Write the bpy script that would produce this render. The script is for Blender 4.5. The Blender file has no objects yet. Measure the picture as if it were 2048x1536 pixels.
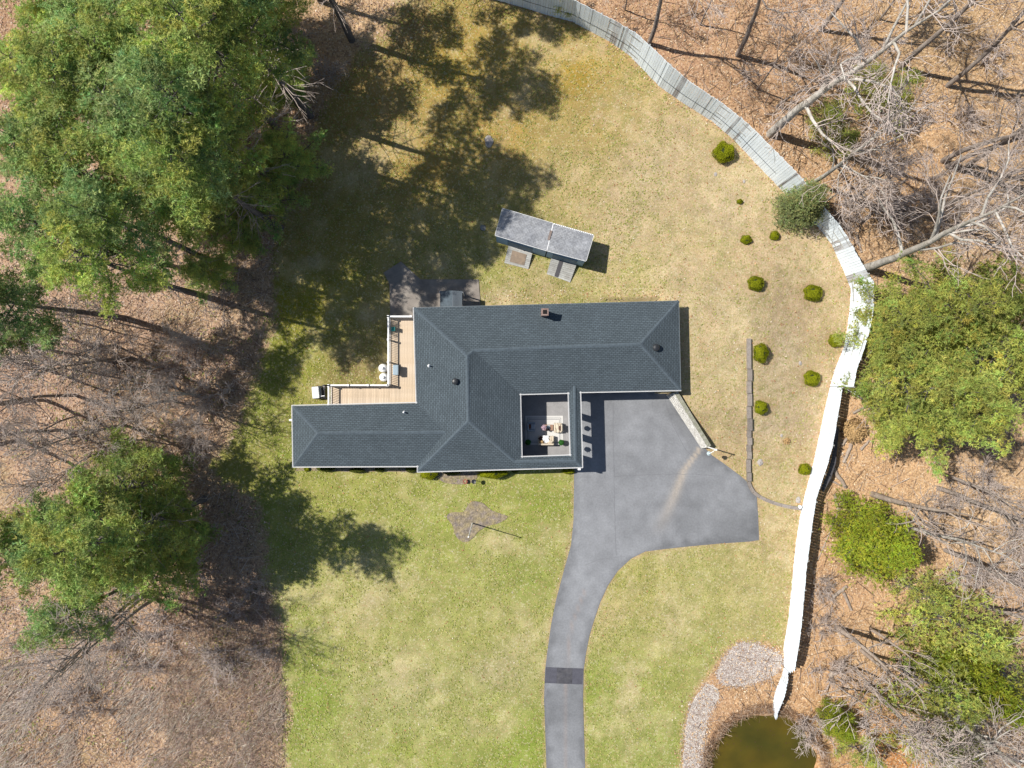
import bpy, math, random
import numpy as np
from mathutils import Vector, Matrix
from mathutils.geometry import delaunay_2d_cdt

sc = bpy.context.scene
COL = sc.collection
R = math.radians
# ------------------------------------------------------------------ camera, sky, sun, exposure
CH = 62.0          # drone height over the driveway, metres
FP = 1366.0        # focal length in photograph pixels (2048 wide)
cam = bpy.data.objects.new('camera', bpy.data.cameras.new('camera'))
COL.objects.link(cam)
cam.location = (0, 0, CH)
cam.rotation_euler = (0, 0, 0)
cam.data.sensor_width = 36.0
cam.data.lens = 36.0 * FP / 2048.0
cam.data.clip_start = 0.5
cam.data.clip_end = 3000
sc.camera = cam
SUN_EL = 51.0
SDIR = Vector((0.958, -0.287, -math.tan(R(SUN_EL)))).normalized()      # way the light travels
world = bpy.data.worlds.new('World'); sc.world = world; world.use_nodes = True
wn = world.node_tree; wn.nodes.clear()
sky = wn.nodes.new('ShaderNodeTexSky'); sky.sky_type = 'NISHITA'; sky.sun_disc = False
sky.sun_elevation = R(SUN_EL); sky.sun_rotation = R(-73.3)
sky.air_density = 1.0; sky.dust_density = 0.6
bg = wn.nodes.new('ShaderNodeBackground'); bg.inputs[1].default_value = 0.070
wo = wn.nodes.new('ShaderNodeOutputWorld')
wn.links.new(sky.outputs[0], bg.inputs[0]); wn.links.new(bg.outputs[0], wo.inputs[0])
sun = bpy.data.objects.new('sun', bpy.data.lights.new('sun', 'SUN')); COL.objects.link(sun)
sun.data.energy = 4.6; sun.data.angle = R(0.55); sun.data.color = (1.0, 0.955, 0.88)
sun.rotation_euler = SDIR.to_track_quat('-Z', 'Y').to_euler()
sun.location = (-60, 20, 90)
sc.view_settings.view_transform = 'Standard'; sc.view_settings.look = 'None'
sc.view_settings.gamma = 1.0; sc.view_settings.use_curve_mapping = False
sc.view_settings.exposure = 0.44
LIT = 1.50         # what a white horizontal surface reads at this sun, sky and exposure
sc.render.engine = 'CYCLES'
sc.cycles.max_bounces = 5; sc.cycles.diffuse_bounces = 3; sc.cycles.transmission_bounces = 3
sc.cycles.use_denoising = True

rng = np.random.default_rng(7)
random.seed(7)
# ------------------------------------------------------------------ measures
def sstep(x, a, b):
    t = np.clip((np.asarray(x, float) - a) / (b - a), 0, 1)
    return t * t * (3 - 2 * t)
def to_px(x, y):                       # survey coordinates of a ground point (origin top left, 22 to the metre)
    return 1024 + np.asarray(x) * FP / CH, 768 - np.asarray(y) * FP / CH
def wall_line(Y):
    return np.interp(Y, [500, 784, 786, 895, 960, 985, 1090, 1200], [1310, 1310, 1341, 1412, 1478, 1512, 1525, 1540])
def gz(x, y):                          # height of the ground
    X, Y = to_px(x, y)
    h = 1.45 * (1 - sstep(Y, 800, 905)) * sstep(Y, 430, 590) + 0.12 * (1 - sstep(Y, 905, 980)) * sstep(Y, 800, 905)
    edge = wall_line(Y)
    north = sstep(X, 1150, 1350)
    south = sstep(X, edge, edge + 9)
    w = np.where(Y < 600, north, south)
    h = h * w * (1 - sstep(X, 1480, 1640))
    far = np.maximum(0, np.hypot(x, y) - 30)
    z = h + 0.10 * np.sin(x * .35 + 1) * np.cos(y * .31) * sstep(far, 0, 15)
    pa = np.arctan2(Y - 1545, X - 1530); pd = np.hypot((X - 1530) / 115.0, (Y - 1545) / 125.0) * (1 + .05 * np.sin(3 * pa + 1) + .035 * np.sin(7 * pa) + .02 * np.sin(13 * pa + 2))
    z = z - 1.0 * (1 - sstep(pd, .72, 1.08))
    return z
def W(px, py, dz=0.0):                 # ground point seen at px, py
    z = 0.0
    for _ in range(6):
        x = (px - 1024) * (CH - z) / FP; y = -(py - 768) * (CH - z) / FP
        z = float(gz(x, y)) + dz
    return Vector((x, y, z))
def U(px, py, z):                      # point of known height z
    return Vector(((px - 1024) * (CH - z) / FP, -(py - 768) * (CH - z) / FP, z))
def lin(c):
    c = np.asarray(c, float) / 255.0
    return np.where(c <= .04045, c / 12.92, ((c + .055) / 1.055) ** 2.4)
def alb(c, k=1.0):
    a = np.clip(lin(c) / LIT * k, 0, .85); return (float(a[0]), float(a[1]), float(a[2]))

# ------------------------------------------------------------------ objects
def props(o, label=None, cat=None, group=None, kind=None):
    if label: o['label'] = label
    if cat: o['category'] = cat
    if group: o['group'] = group
    if kind: o['kind'] = kind
    return o
def empty(name, loc, label, cat, group=None, rz=0.0):
    o = bpy.data.objects.new(name, None); COL.objects.link(o)
    o.location = loc; o.rotation_euler = (0, 0, rz); o.empty_display_size = .3
    return props(o, label, cat, group)
def link(name, me, parent=None, loc=None, rot=None, scale=None):
    o = bpy.data.objects.new(name, me); COL.objects.link(o)
    if parent: o.parent = parent
    if loc is not None: o.location = loc
    if rot is not None: o.rotation_euler = rot
    if scale is not None: o.scale = scale
    return o
def local(o, root):                    # keep a part built in world space where it is under its root
    o.parent = root
    o.matrix_parent_inverse = (Matrix.Translation(root.location) @ root.rotation_euler.to_matrix().to_4x4()).inverted()
    return o
def npmesh(name, V, F, mats, tint=None, uv=None, mi=None, smooth=False):
    """V (n,3), F (m,k) with one k"""
    V = np.asarray(V, np.float32); F = np.asarray(F, np.int32)
    me = bpy.data.meshes.new(name)
    m, k = F.shape
    me.vertices.add(len(V)); me.vertices.foreach_set('co', V.ravel())
    me.loops.add(m * k); me.loops.foreach_set('vertex_index', F.ravel())
    me.polygons.add(m); me.polygons.foreach_set('loop_start', np.arange(m, dtype=np.int32) * k)
    me.polygons.foreach_set('loop_total', np.full(m, k, np.int32))
    if mi is not None: me.polygons.foreach_set('material_index', np.asarray(mi, np.int32))
    if smooth: me.polygons.foreach_set('use_smooth', np.ones(m, bool))
    me.update(calc_edges=True)
    if tint is not None:
        tint = np.asarray(tint, np.float32)
        dom = 'POINT' if len(tint) == len(V) else 'FACE'
        a = me.attributes.new('tint', 'FLOAT_COLOR', dom)
        if tint.shape[1] == 3: tint = np.hstack([tint, np.ones((len(tint), 1), np.float32)])
        a.data.foreach_set('color', tint.ravel())
    for mt in (mats if isinstance(mats, (list, tuple)) else [mats]): me.materials.append(mt)
    return me
class MB:
    def __init__(s): s.v = []; s.f = []; s.m = []; s.uv = {}
    def add(s, vs, fs, m=0):
        b = len(s.v); s.v += [tuple(v) for v in vs]
        for f in fs: s.f.append(tuple(i + b for i in f)); s.m.append(m)
    def box(s, c, size, rz=0.0, m=0, M=None):
        hx, hy, hz = size[0] / 2, size[1] / 2, size[2] / 2
        vs = []
        cr, sr = math.cos(rz), math.sin(rz)
        for dz in (-hz, hz):
            for dx, dy in ((-hx, -hy), (hx, -hy), (hx, hy), (-hx, hy)):
                vs.append((c[0] + dx * cr - dy * sr, c[1] + dx * sr + dy * cr, c[2] + dz))
        if M is not None: vs = [M @ Vector(v) for v in vs]
        s.add(vs, [(3, 2, 1, 0), (4, 5, 6, 7), (0, 1, 5, 4), (1, 2, 6, 5), (2, 3, 7, 6), (3, 0, 4, 7)], m)
    def bar(s, a, b, w, h, m=0):       # box from a to b, w across, h high
        a = Vector(a); b = Vector(b); d = (b - a).normalized()
        up = Vector((0, 0, 1)) if abs(d.z) < .95 else Vector((1, 0, 0))
        x = d.cross(up).normalized() * w / 2; z = x.cross(d).normalized() * h / 2
        vs = [a - x - z, a + x - z, a + x + z, a - x + z, b - x - z, b + x - z, b + x + z, b - x + z]
        s.add(vs, [(0, 1, 2, 3), (7, 6, 5, 4), (1, 0, 4, 5), (2, 1, 5, 6), (3, 2, 6, 7), (0, 3, 7, 4)], m)
    def tube(s, pts, rad, n=8, m=0, cap=True):
        pts = [Vector(p) for p in pts]; rings = []
        if not isinstance(rad, (list, tuple)): rad = [rad] * len(pts)
        b = len(s.v)
        for i, p in enumerate(pts):
            d = (pts[min(i + 1, len(pts) - 1)] - pts[max(i - 1, 0)]).normalized()
            up = Vector((0, 0, 1)) if abs(d.z) < .9 else Vector((1, 0, 0))
            x = d.cross(up).normalized(); y = d.cross(x).normalized()
            for k in range(n):
                a = 2 * math.pi * k / n
                s.v.append(tuple(p + (x * math.cos(a) + y * math.sin(a)) * rad[i]))
        for i in range(len(pts) - 1):
            for k in range(n):
                k2 = (k + 1) % n
                s.f.append((b + i * n + k, b + i * n + k2, b + (i + 1) * n + k2, b + (i + 1) * n + k)); s.m.append(m)
        if cap:
            s.f.append(tuple(b + k for k in range(n))); s.m.append(m)
            s.f.append(tuple(b + (len(pts) - 1) * n + k for k in range(n))[::-1]); s.m.append(m)
    def lathe(s, c, prof, n=20, m=0):  # prof: (r, z)
        b = len(s.v)
        for r, z in prof:
            for k in range(n):
                a = 2 * math.pi * k / n
                s.v.append((c[0] + r * math.cos(a), c[1] + r * math.sin(a), c[2] + z))
        for i in range(len(prof) - 1):
            for k in range(n):
                k2 = (k + 1) % n
                s.f.append((b + i * n + k, b + i * n + k2, b + (i + 1) * n + k2, b + (i + 1) * n + k)); s.m.append(m)
        s.f.append(tuple(b + k for k in range(n))[::-1]); s.m.append(m)
        s.f.append(tuple(b + (len(prof) - 1) * n + k for k in range(n))); s.m.append(m)
    def prism(s, poly, z0, z1, m=0, side=True):  # poly: list of (x,y)
        n = len(poly); b = len(s.v)
        s.v += [(p[0], p[1], z0) for p in poly] + [(p[0], p[1], z1) for p in poly]
        s.f.append(tuple(b + n + i for i in range(n))); s.m.append(m)
        for i in range(n):
            j = (i + 1) % n; s.f.append((b + i, b + j, b + n + j, b + n + i)); s.m.append(m)
    def build(s, name, mats, parent=None, smooth=False, bevel=0.0):
        me = bpy.data.meshes.new(name); me.from_pydata(s.v, [], s.f); 
        for mt in (mats if isinstance(mats, (list, tuple)) else [mats]): me.materials.append(mt)
        me.polygons.foreach_set('material_index', s.m)
        if smooth: me.polygons.foreach_set('use_smooth', [True] * len(s.f))
        me.update()
        o = bpy.data.objects.new(name, me); COL.objects.link(o)
        if bevel:
            bm = o.modifiers.new('bevel', 'BEVEL'); bm.width = bevel; bm.segments = 2; bm.limit_method = 'ANGLE'
        if parent: local(o, parent)
        return o

# ------------------------------------------------------------------ materials
def nd(nt, t, **kw):
    n = nt.nodes.new(t)
    for k, v in kw.items(): setattr(n, k, v)
    return n
def material(name, col, rough=.8, var=.25, scale=2.0, fine=.0, fscale=25.0, bump=.0, bscale=30.0, tint=None,
             metallic=0.0, spec=.3, col2=None, coords='Object', rnd=0.0, stretch=None, translucent=0.0, contrast=1.0):
    m = bpy.data.materials.new(name); m.use_nodes = True
    nt = m.node_tree; L = nt.links
    bs = nt.nodes['Principled BSDF']
    bs.inputs['Roughness'].default_value = rough; bs.inputs['Metallic'].default_value = metallic
    bs.inputs['Specular IOR Level'].default_value = spec
    tc = nd(nt, 'ShaderNodeTexCoord'); vec = tc.outputs[coords]
    if stretch:
        mp = nd(nt, 'ShaderNodeMapping'); mp.inputs['Scale'].default_value = stretch
        L.new(vec, mp.inputs['Vector']); vec = mp.outputs[0]
    no = nd(nt, 'ShaderNodeTexNoise'); no.inputs['Scale'].default_value = scale; no.inputs['Detail'].default_value = 5
    L.new(vec, no.inputs['Vector'])
    if tint == 'mix':
        at = nd(nt, 'ShaderNodeAttribute'); at.attribute_name = 'tint'; base = at.outputs['Color']
    else:
        rgb = nd(nt, 'ShaderNodeRGB'); rgb.outputs[0].default_value = (*col, 1); base = rgb.outputs[0]
    if col2 is not None:
        mx = nd(nt, 'ShaderNodeMix', data_type='RGBA'); mx.inputs[7].default_value = (*col2, 1)
        cr = nd(nt, 'ShaderNodeMapRange'); cr.inputs[1].default_value = .5 - .2 / contrast; cr.inputs[2].default_value = .5 + .2 / contrast
        L.new(no.outputs[0], cr.inputs[0]); L.new(cr.outputs[0], mx.inputs[0]); L.new(base, mx.inputs[6]); base = mx.outputs[2]
    if tint == 'mult':
        at = nd(nt, 'ShaderNodeAttribute'); at.attribute_name = 'tint'
        mm = nd(nt, 'ShaderNodeMix', data_type='RGBA', blend_type='MULTIPLY'); mm.inputs[0].default_value = 1
        L.new(base, mm.inputs[6]); L.new(at.outputs['Color'], mm.inputs[7]); base = mm.outputs[2]
    def vary(base, fac, amt):
        mr = nd(nt, 'ShaderNodeMapRange'); mr.inputs[1].default_value = .25; mr.inputs[2].default_value = .75
        mr.inputs[3].default_value = 1 - amt; mr.inputs[4].default_value = 1 + amt
        L.new(fac, mr.inputs[0])
        vm = nd(nt, 'ShaderNodeVectorMath', operation='SCALE'); L.new(base, vm.inputs[0]); L.new(mr.outputs[0], vm.inputs['Scale'])
        return vm.outputs[0]
    if var: 
        n3 = nd(nt, 'ShaderNodeTexNoise'); n3.inputs['Scale'].default_value = scale * 1.7; n3.inputs['Detail'].default_value = 3
        L.new(vec, n3.inputs['Vector']); base = vary(base, n3.outputs[0], var)
    if fine:
        n2 = nd(nt, 'ShaderNodeTexNoise'); n2.inputs['Scale'].default_value = fscale; n2.inputs['Detail'].default_value = 4
        n2.inputs['Roughness'].default_value = .7
        L.new(vec, n2.inputs['Vector']); base = vary(base, n2.outputs[0], fine)
    if rnd:
        oi = nd(nt, 'ShaderNodeObjectInfo'); mr = nd(nt, 'ShaderNodeMapRange')
        mr.inputs[3].default_value = 1 - rnd; mr.inputs[4].default_value = 1 + rnd
        L.new(oi.outputs['Random'], mr.inputs[0])
        vm = nd(nt, 'ShaderNodeVectorMath', operation='SCALE'); L.new(base, vm.inputs[0]); L.new(mr.outputs[0], vm.inputs['Scale']); base = vm.outputs[0]
    L.new(base, bs.inputs['Base Color'])
    if bump:
        nb = nd(nt, 'ShaderNodeTexNoise'); nb.inputs['Scale'].default_value = bscale; nb.inputs['Detail'].default_value = 4
        L.new(vec, nb.inputs['Vector'])
        bp = nd(nt, 'ShaderNodeBump'); bp.inputs['Strength'].default_value = bump; bp.inputs['Distance'].default_value = .1
        L.new(nb.outputs[0], bp.inputs['Height']); L.new(bp.outputs[0], bs.inputs['Normal'])
    if translucent:
        tr = nd(nt, 'ShaderNodeBsdfTranslucent'); L.new(base, tr.inputs[0])
        ms = nd(nt, 'ShaderNodeMixShader'); ms.inputs[0].default_value = translucent
        out = nt.nodes['Material Output']
        L.new(bs.outputs[0], ms.inputs[1]); L.new(tr.outputs[0], ms.inputs[2]); L.new(ms.outputs[0], out.inputs['Surface'])
    return m

def speckle(m, cols, scale, amount, soft=.5):
    """cellular flecks (leaves, chippings) mixed over a material's colour"""
    nt = m.node_tree; L = nt.links; bs = nt.nodes['Principled BSDF']
    src = bs.inputs['Base Color'].links[0].from_socket
    tc = nd(nt, 'ShaderNodeTexCoord')
    vo = nd(nt, 'ShaderNodeTexVoronoi'); vo.inputs['Scale'].default_value = scale; L.new(tc.outputs['Object'], vo.inputs['Vector'])
    sp = nd(nt, 'ShaderNodeSeparateColor'); L.new(vo.outputs['Color'], sp.inputs[0])
    cr = nd(nt, 'ShaderNodeValToRGB'); cr.color_ramp.interpolation = 'CONSTANT'
    els = cr.color_ramp.elements
    els[0].position = 0; els[0].color = (*cols[0], 1)
    els[1].position = 1.0 / len(cols); els[1].color = (*cols[1 % len(cols)], 1)
    for i in range(2, len(cols)): e = els.new(i / len(cols)); e.color = (*cols[i], 1)
    L.new(sp.outputs[0], cr.inputs[0])
    mt = nd(nt, 'ShaderNodeMath', operation='LESS_THAN'); mt.inputs[1].default_value = amount; L.new(sp.outputs[1], mt.inputs[0])
    mu = nd(nt, 'ShaderNodeMath', operation='MULTIPLY'); mu.inputs[1].default_value = soft; L.new(mt.outputs[0], mu.inputs[0])
    at = nd(nt, 'ShaderNodeAttribute'); at.attribute_name = 'fleck'
    mu2 = nd(nt, 'ShaderNodeMath', operation='MULTIPLY'); L.new(mu.outputs[0], mu2.inputs[0]); L.new(at.outputs['Fac'], mu2.inputs[1])
    mx = nd(nt, 'ShaderNodeMix', data_type='RGBA'); L.new(mu2.outputs[0], mx.inputs[0]); L.new(src, mx.inputs[6]); L.new(cr.outputs[0], mx.inputs[7])
    L.new(mx.outputs[2], bs.inputs['Base Color'])
    return m
def brickify(m, w, h, dark, offset=.5, rot=0.0, var=.12):
    """shingle courses or sheets in UV metres"""
    nt = m.node_tree; L = nt.links; bs = nt.nodes['Principled BSDF']
    src = bs.inputs['Base Color'].links[0].from_socket
    uv = nd(nt, 'ShaderNodeUVMap')
    mp = nd(nt, 'ShaderNodeMapping'); mp.inputs['Rotation'].default_value = (0, 0, rot); L.new(uv.outputs[0], mp.inputs[0])
    bt = nd(nt, 'ShaderNodeTexBrick'); bt.offset = offset
    bt.inputs['Scale'].default_value = 1; bt.inputs['Brick Width'].default_value = w; bt.inputs['Row Height'].default_value = h
    bt.inputs['Mortar Size'].default_value = .026; bt.inputs['Mortar Smooth'].default_value = .3
    bt.inputs['Color1'].default_value = (1 - var,) * 3 + (1,); bt.inputs['Color2'].default_value = (1 + var,) * 3 + (1,)
    bt.inputs['Mortar'].default_value = (dark,) * 3 + (1,)
    L.new(mp.outputs[0], bt.inputs['Vector'])
    mm = nd(nt, 'ShaderNodeMix', data_type='RGBA', blend_type='MULTIPLY'); mm.inputs[0].default_value = 1
    L.new(src, mm.inputs[6]); L.new(bt.outputs[0], mm.inputs[7]); L.new(mm.outputs[2], bs.inputs['Base Color'])
    return m

M = {}
M['lawn'] = material('lawn_grass', (1, 1, 1), .95, .16, .55, .34, 9.0, .5, 14, tint='mix', spec=.1)
M['floor'] = material('leaf_litter_ground', (1, 1, 1), .95, .20, .5, .42, 7.0, .6, 9, tint='mix', spec=.1)
speckle(M['lawn'], [alb((205, 190, 130)), alb((146, 156, 76)), alb((196, 166, 118)), alb((160, 160, 88)), alb((228, 218, 178))], 8.5, .5, .42)
speckle(M['floor'], [alb((232, 196, 156)), alb((176, 138, 110)), alb((218, 178, 134)), alb((140, 112, 90)), alb((238, 214, 184)), alb((206, 168, 128))], 8.5, .75, .5)
M['asphalt'] = material('driveway_asphalt', alb((166, 166, 172)), .88, .10, .5, .16, 6, .15, 40, tint='mix', spec=.25)
M['patch'] = material('fresh_asphalt', alb((98, 98, 108)), .8, .15, 1.2, .15, 14, .2, 40)
M['patch_dark'] = material('dark_asphalt', alb((74, 74, 82)), .75, .25, 1.6, .2, 12, .2, 40, col2=alb((105, 104, 108)))
M['concrete'] = material('patio_concrete', alb((178, 170, 160)), .9, .15, .8, .12, 9, .1, 30, col2=alb((150, 140, 132)))
M['court_floor'] = material('court_concrete', alb((172, 170, 170)), .9, .12, .9, .12, 8, .1, 30)
M['shingle'] = brickify(material('slate_blue_shingles', alb((96, 108, 116)), .9, .09, .28, .20, 7, .35, 25, spec=.25), .33, .16, .46)
M['ridge'] = material('ridge_cap_shingles', alb((96, 108, 117)), .9, .2, 3.0, .14, 10, .3, 25)
M['white'] = material('white_paint', (.86, .86, .86), .5, .03, 2, 0)
M['siding'] = material('grey_siding', alb((150, 160, 168)), .7, .06, 2, 0)
M['glass'] = material('window_glass', (.02, .03, .04), .08, 0, 1, spec=.8)
M['door'] = material('garage_door_paint', alb((200, 202, 205)), .6, .04, 2)
M['brick'] = material('chimney_brick', alb((150, 120, 112)), .9, .3, 6, .3, 20, .4, 20, col2=alb((180, 160, 150)))
M['dark'] = material('black_metal', (.02, .022, .026), .45, .1, 3, spec=.5)
M['dark_inside'] = material('flue_black', (.012, .01, .01), .9, 0, 1)
M['cedar'] = material('cedar_deck_board', alb((234, 209, 176)), .8, .14, 1.2, .12, 8, .1, 20, rnd=.10, stretch=(6, .6, 1), col2=alb((242, 222, 200)))
M['grey_wood'] = material('weathered_plank', alb((205, 206, 202)), .9, .12, 2, .2, 12, .3, 20, rnd=.14, col2=alb((184, 182, 176)))
M['plywood'] = material('plywood_sheet', alb((172, 152, 132)), .85, .15, 2.5, .1, 12, col2=alb((150, 135, 120)))
M['mat_grey'] = material('rubber_strip', alb((92, 90, 94)), .8, .1, 4, .1)
M['shed_roof'] = brickify(material('old_grey_shingles', alb((160, 163, 170)), .95, .14, .8, .38, 5, .4, 14, col2=alb((186, 188, 192)), stretch=(1, 1, 1)), .30, .14, .8, var=.06)
M['shed_wall'] = material('blue_shed_paint', alb((176, 212, 246)), .75, .04, 1.5)
M['shed_door'] = material('slate_blue_door_paint', alb((122, 152, 180)), .7, .06, 2)
M['tank'] = material('white_tank_enamel', (.78, .78, .77), .35, .03, 2, spec=.5)
M['lid_blue'] = material('pale_blue_vinyl', alb((178, 198, 210)), .6, .06, 3)
M['teal'] = material('teal_plastic', alb((40, 150, 150)), .5, .05, 3)
M['rug'] = material('ivory_rug_weave', alb((236, 234, 230)), .95, .05, 5, .05, 30)
M['rug_line'] = material('charcoal_rug_line', alb((120, 124, 132)), .95, .05, 5)
M['cream'] = material('cream_upholstery', alb((232, 218, 196)), .95, .08, 4, .08, 20)
M['tan_f'] = material('tan_throw', alb((205, 170, 120)), .95, .15, 6, .15, 20)
M['grey_f'] = material('grey_cushion', alb((185, 195, 205)), .95, .06, 5)
M['brown_f'] = material('brown_cushion', alb((90, 60, 50)), .95, .1, 5)
M['wood'] = material('coffee_table_wood', alb((176, 140, 118)), .7, .1, 3, .1, 12)
M['pot'] = material('dark_plant_pot', alb((45, 45, 50)), .7, .1, 3)
M['petal'] = material('pink_petals', alb((245, 215, 228)), .8, .15, 12, translucent=.2)
M['glaze'] = material('pale_glazed_tray', alb((205, 222, 226)), .3, .05, 4)
M['red'] = material('faded_red_pot', alb((200, 110, 95)), .7, .1, 6)
M['fence'] = material('whitewashed_fence_board', (.78, .86, .93), .85, .10, 1.1, .10, 9, .1, 20, rnd=.07, tint=None)
M['fence_old'] = material('peeling_fence_board', (.70, .77, .84), .9, .18, 1.4, .2, 9, .1, 20, rnd=.1, col2=alb((170, 160, 156)), contrast=1.2)
M['fence_bare'] = material('bare_brown_board', alb((158, 142, 134)), .9, .2, 3, .2, 9, rnd=.2)
M['cable'] = material('dark_cable', (.03, .035, .04), .6, 0, 1)
M['stone_w'] = material('pale_stone_wall', alb((252, 250, 244)), .95, .12, 3.5, .25, 9, .8, 8, col2=alb((214, 210, 202)))
M['stone_c'] = material('mossy_wall_cap', alb((182, 178, 166)), .95, .25, 2.5, .25, 9, .4, 10, col2=alb((160, 162, 136)))
M['block'] = material('grey_edging_block', alb((166, 156, 148)), .95, .15, 2.5, .2, 10, .4, 12, rnd=.14)
M['gravel'] = material('pinkish_gravel', alb((224, 214, 202)), .95, .18, 1.5, .5, 6.5, .9, 8)
M['mulch'] = material('dark_mulch', alb((150, 138, 132)), .95, .25, 2.0, .5, 6, .8, 8, col2=alb((176, 160, 120)))
M['water'] = material('murky_pond_water', alb((70, 70, 20)), .06, .2, .25, 0, spec=.6, col2=alb((104, 88, 22)), bump=.03, bscale=3)
M['rock'] = material('pale_rock', alb((196, 188, 182)), .95, .2, 2, .3, 8, .6, 8)
M['bark'] = material('grey_bark', alb((196, 184, 174)), .95, .22, 1.6, .28, 8, .5, 10, rnd=.14, stretch=(2.5, 2.5, .8), col2=alb((140, 128, 120)))
M['bark_pale'] = material('silvery_bark', alb((232, 226, 218)), .95, .15, 1.6, .22, 8, .5, 10, rnd=.10, col2=alb((178, 172, 160)))
M['twig'] = material('grey_twigs', alb((218, 202, 192)), .95, .14, 1.0, 0, rnd=.14)
M['pine_bark'] = material('dark_pine_bark', alb((120, 114, 112)), .95, .2, 1.6, .3, 8, .5, 10, rnd=.12)
M['log'] = material('bleached_log', alb((205, 190, 175)), .95, .15, 2, .25, 10, .5, 10, col2=alb((170, 150, 135)), rnd=.12)
M['dry'] = material('dry_stalks', (1, 1, 1), .95, .1, 2, 0, tint='mix')
M['leafbits'] = material('scattered_leaves', (1, 1, 1), .95, .1, 2, 0, tint='mix', spec=.1)
def foliage(name, c1, c2, rnd=.16):
    m = material(name, alb(c1), .85, .22, .6, 0, tint='mult', spec=.12, col2=alb(c2), rnd=rnd, translucent=.35, contrast=.9)
    return m
M['pine'] = foliage('pine_needles', (184, 212, 130), (218, 226, 120))
M['pine_blue'] = foliage('blue_green_needles', (180, 212, 146), (202, 222, 136))
M['pine_bright'] = foliage('yellow_green_needles', (188, 204, 112), (214, 216, 108))  # yellower needle colour of the broad and young pines
M['hemlock'] = foliage('bright_hemlock_needles', (168, 186, 62), (192, 198, 74))
M['spruce'] = foliage('dense_spruce_needles', (170, 184, 122), (190, 196, 134))
M['shrub'] = foliage('clipped_shrub_leaves', (156, 168, 30), (182, 184, 42), .1)
M['shrub_dark'] = foliage('dark_hedge_leaves', (104, 118, 48), (128, 134, 60), .1)
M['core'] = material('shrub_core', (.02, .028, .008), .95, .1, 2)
M['potplant'] = foliage('box_leaves', (70, 140, 60), (90, 160, 80), .05)

# ------------------------------------------------------------------ ground colours (what the earth and turf there are like)
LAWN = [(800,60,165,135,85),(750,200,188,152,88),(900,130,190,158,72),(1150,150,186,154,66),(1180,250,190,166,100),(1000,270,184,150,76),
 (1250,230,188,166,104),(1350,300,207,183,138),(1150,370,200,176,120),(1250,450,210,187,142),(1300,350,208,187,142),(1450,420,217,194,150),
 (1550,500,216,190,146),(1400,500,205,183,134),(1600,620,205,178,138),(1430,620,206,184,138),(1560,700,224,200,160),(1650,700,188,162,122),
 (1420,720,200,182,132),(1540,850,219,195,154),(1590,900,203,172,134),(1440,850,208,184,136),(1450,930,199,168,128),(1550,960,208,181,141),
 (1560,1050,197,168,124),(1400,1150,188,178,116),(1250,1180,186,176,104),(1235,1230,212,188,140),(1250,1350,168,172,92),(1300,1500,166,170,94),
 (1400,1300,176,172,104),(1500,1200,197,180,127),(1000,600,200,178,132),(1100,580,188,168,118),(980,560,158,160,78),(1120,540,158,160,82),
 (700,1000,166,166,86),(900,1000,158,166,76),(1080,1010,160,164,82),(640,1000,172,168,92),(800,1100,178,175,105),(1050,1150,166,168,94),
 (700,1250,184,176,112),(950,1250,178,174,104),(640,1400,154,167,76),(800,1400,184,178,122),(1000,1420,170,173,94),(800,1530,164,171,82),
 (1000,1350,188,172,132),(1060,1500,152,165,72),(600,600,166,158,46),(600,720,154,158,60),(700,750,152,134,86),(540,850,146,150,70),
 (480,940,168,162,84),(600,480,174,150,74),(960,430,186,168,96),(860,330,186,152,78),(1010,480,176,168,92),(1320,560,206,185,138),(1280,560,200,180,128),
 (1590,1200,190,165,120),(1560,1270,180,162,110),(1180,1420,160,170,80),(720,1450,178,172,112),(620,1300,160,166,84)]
FLOOR = [(1500,100,196,146,108),(1800,300,208,158,112),(1750,900,222,170,122),(1950,1000,219,174,128),(1700,1150,205,154,113),(1750,1300,205,158,113),
 (1500,1390,206,154,108),(1420,1420,200,150,110),(1950,1450,186,152,122),(1350,60,188,138,104),(1900,80,204,160,112),(1980,500,205,165,125),
 (620,150,198,156,126),(500,600,200,166,140),(300,650,188,154,134),(100,750,184,150,132),(300,950,196,166,136),(500,750,188,154,130),
 (300,1130,195,156,130),(500,1350,192,162,136),(200,1450,184,148,118),(100,1500,176,142,112),(400,1500,200,170,145),(300,200,172,132,108),
 (480,1180,180,148,124),(740,60,200,165,128),(0,0,160,122,98),(0,1100,180,146,122),(1760,1530,214,130,60),(1700,1500,190,140,90)]
def field(ctrl, X, Y, p=2.6):
    num = np.zeros(X.shape + (3,)); den = np.zeros(X.shape)
    for c in ctrl:
        w = 1.0 / ((X - c[0]) ** 2 + (Y - c[1]) ** 2 + 400) ** (p / 2)
        num += w[..., None] * lin(c[2:5]); den += w
    return num / den[..., None]
def poly_sd(poly, X, Y):               # signed distance, negative inside
    d = np.full(X.shape, 1e9); inside = np.zeros(X.shape, bool)
    n = len(poly)
    for i in range(n):
        x1, y1 = poly[i]; x2, y2 = poly[(i + 1) % n]
        dx, dy = x2 - x1, y2 - y1
        t = np.clip(((X - x1) * dx + (Y - y1) * dy) / (dx * dx + dy * dy + 1e-9), 0, 1)
        d = np.minimum(d, np.hypot(X - x1 - t * dx, Y - y1 - t * dy))
        if y1 != y2:
            c = ((y1 > Y) != (y2 > Y)) & (X < dx * (Y - y1) / dy + x1)
            inside ^= c
    return np.where(inside, -d, d)
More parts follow.
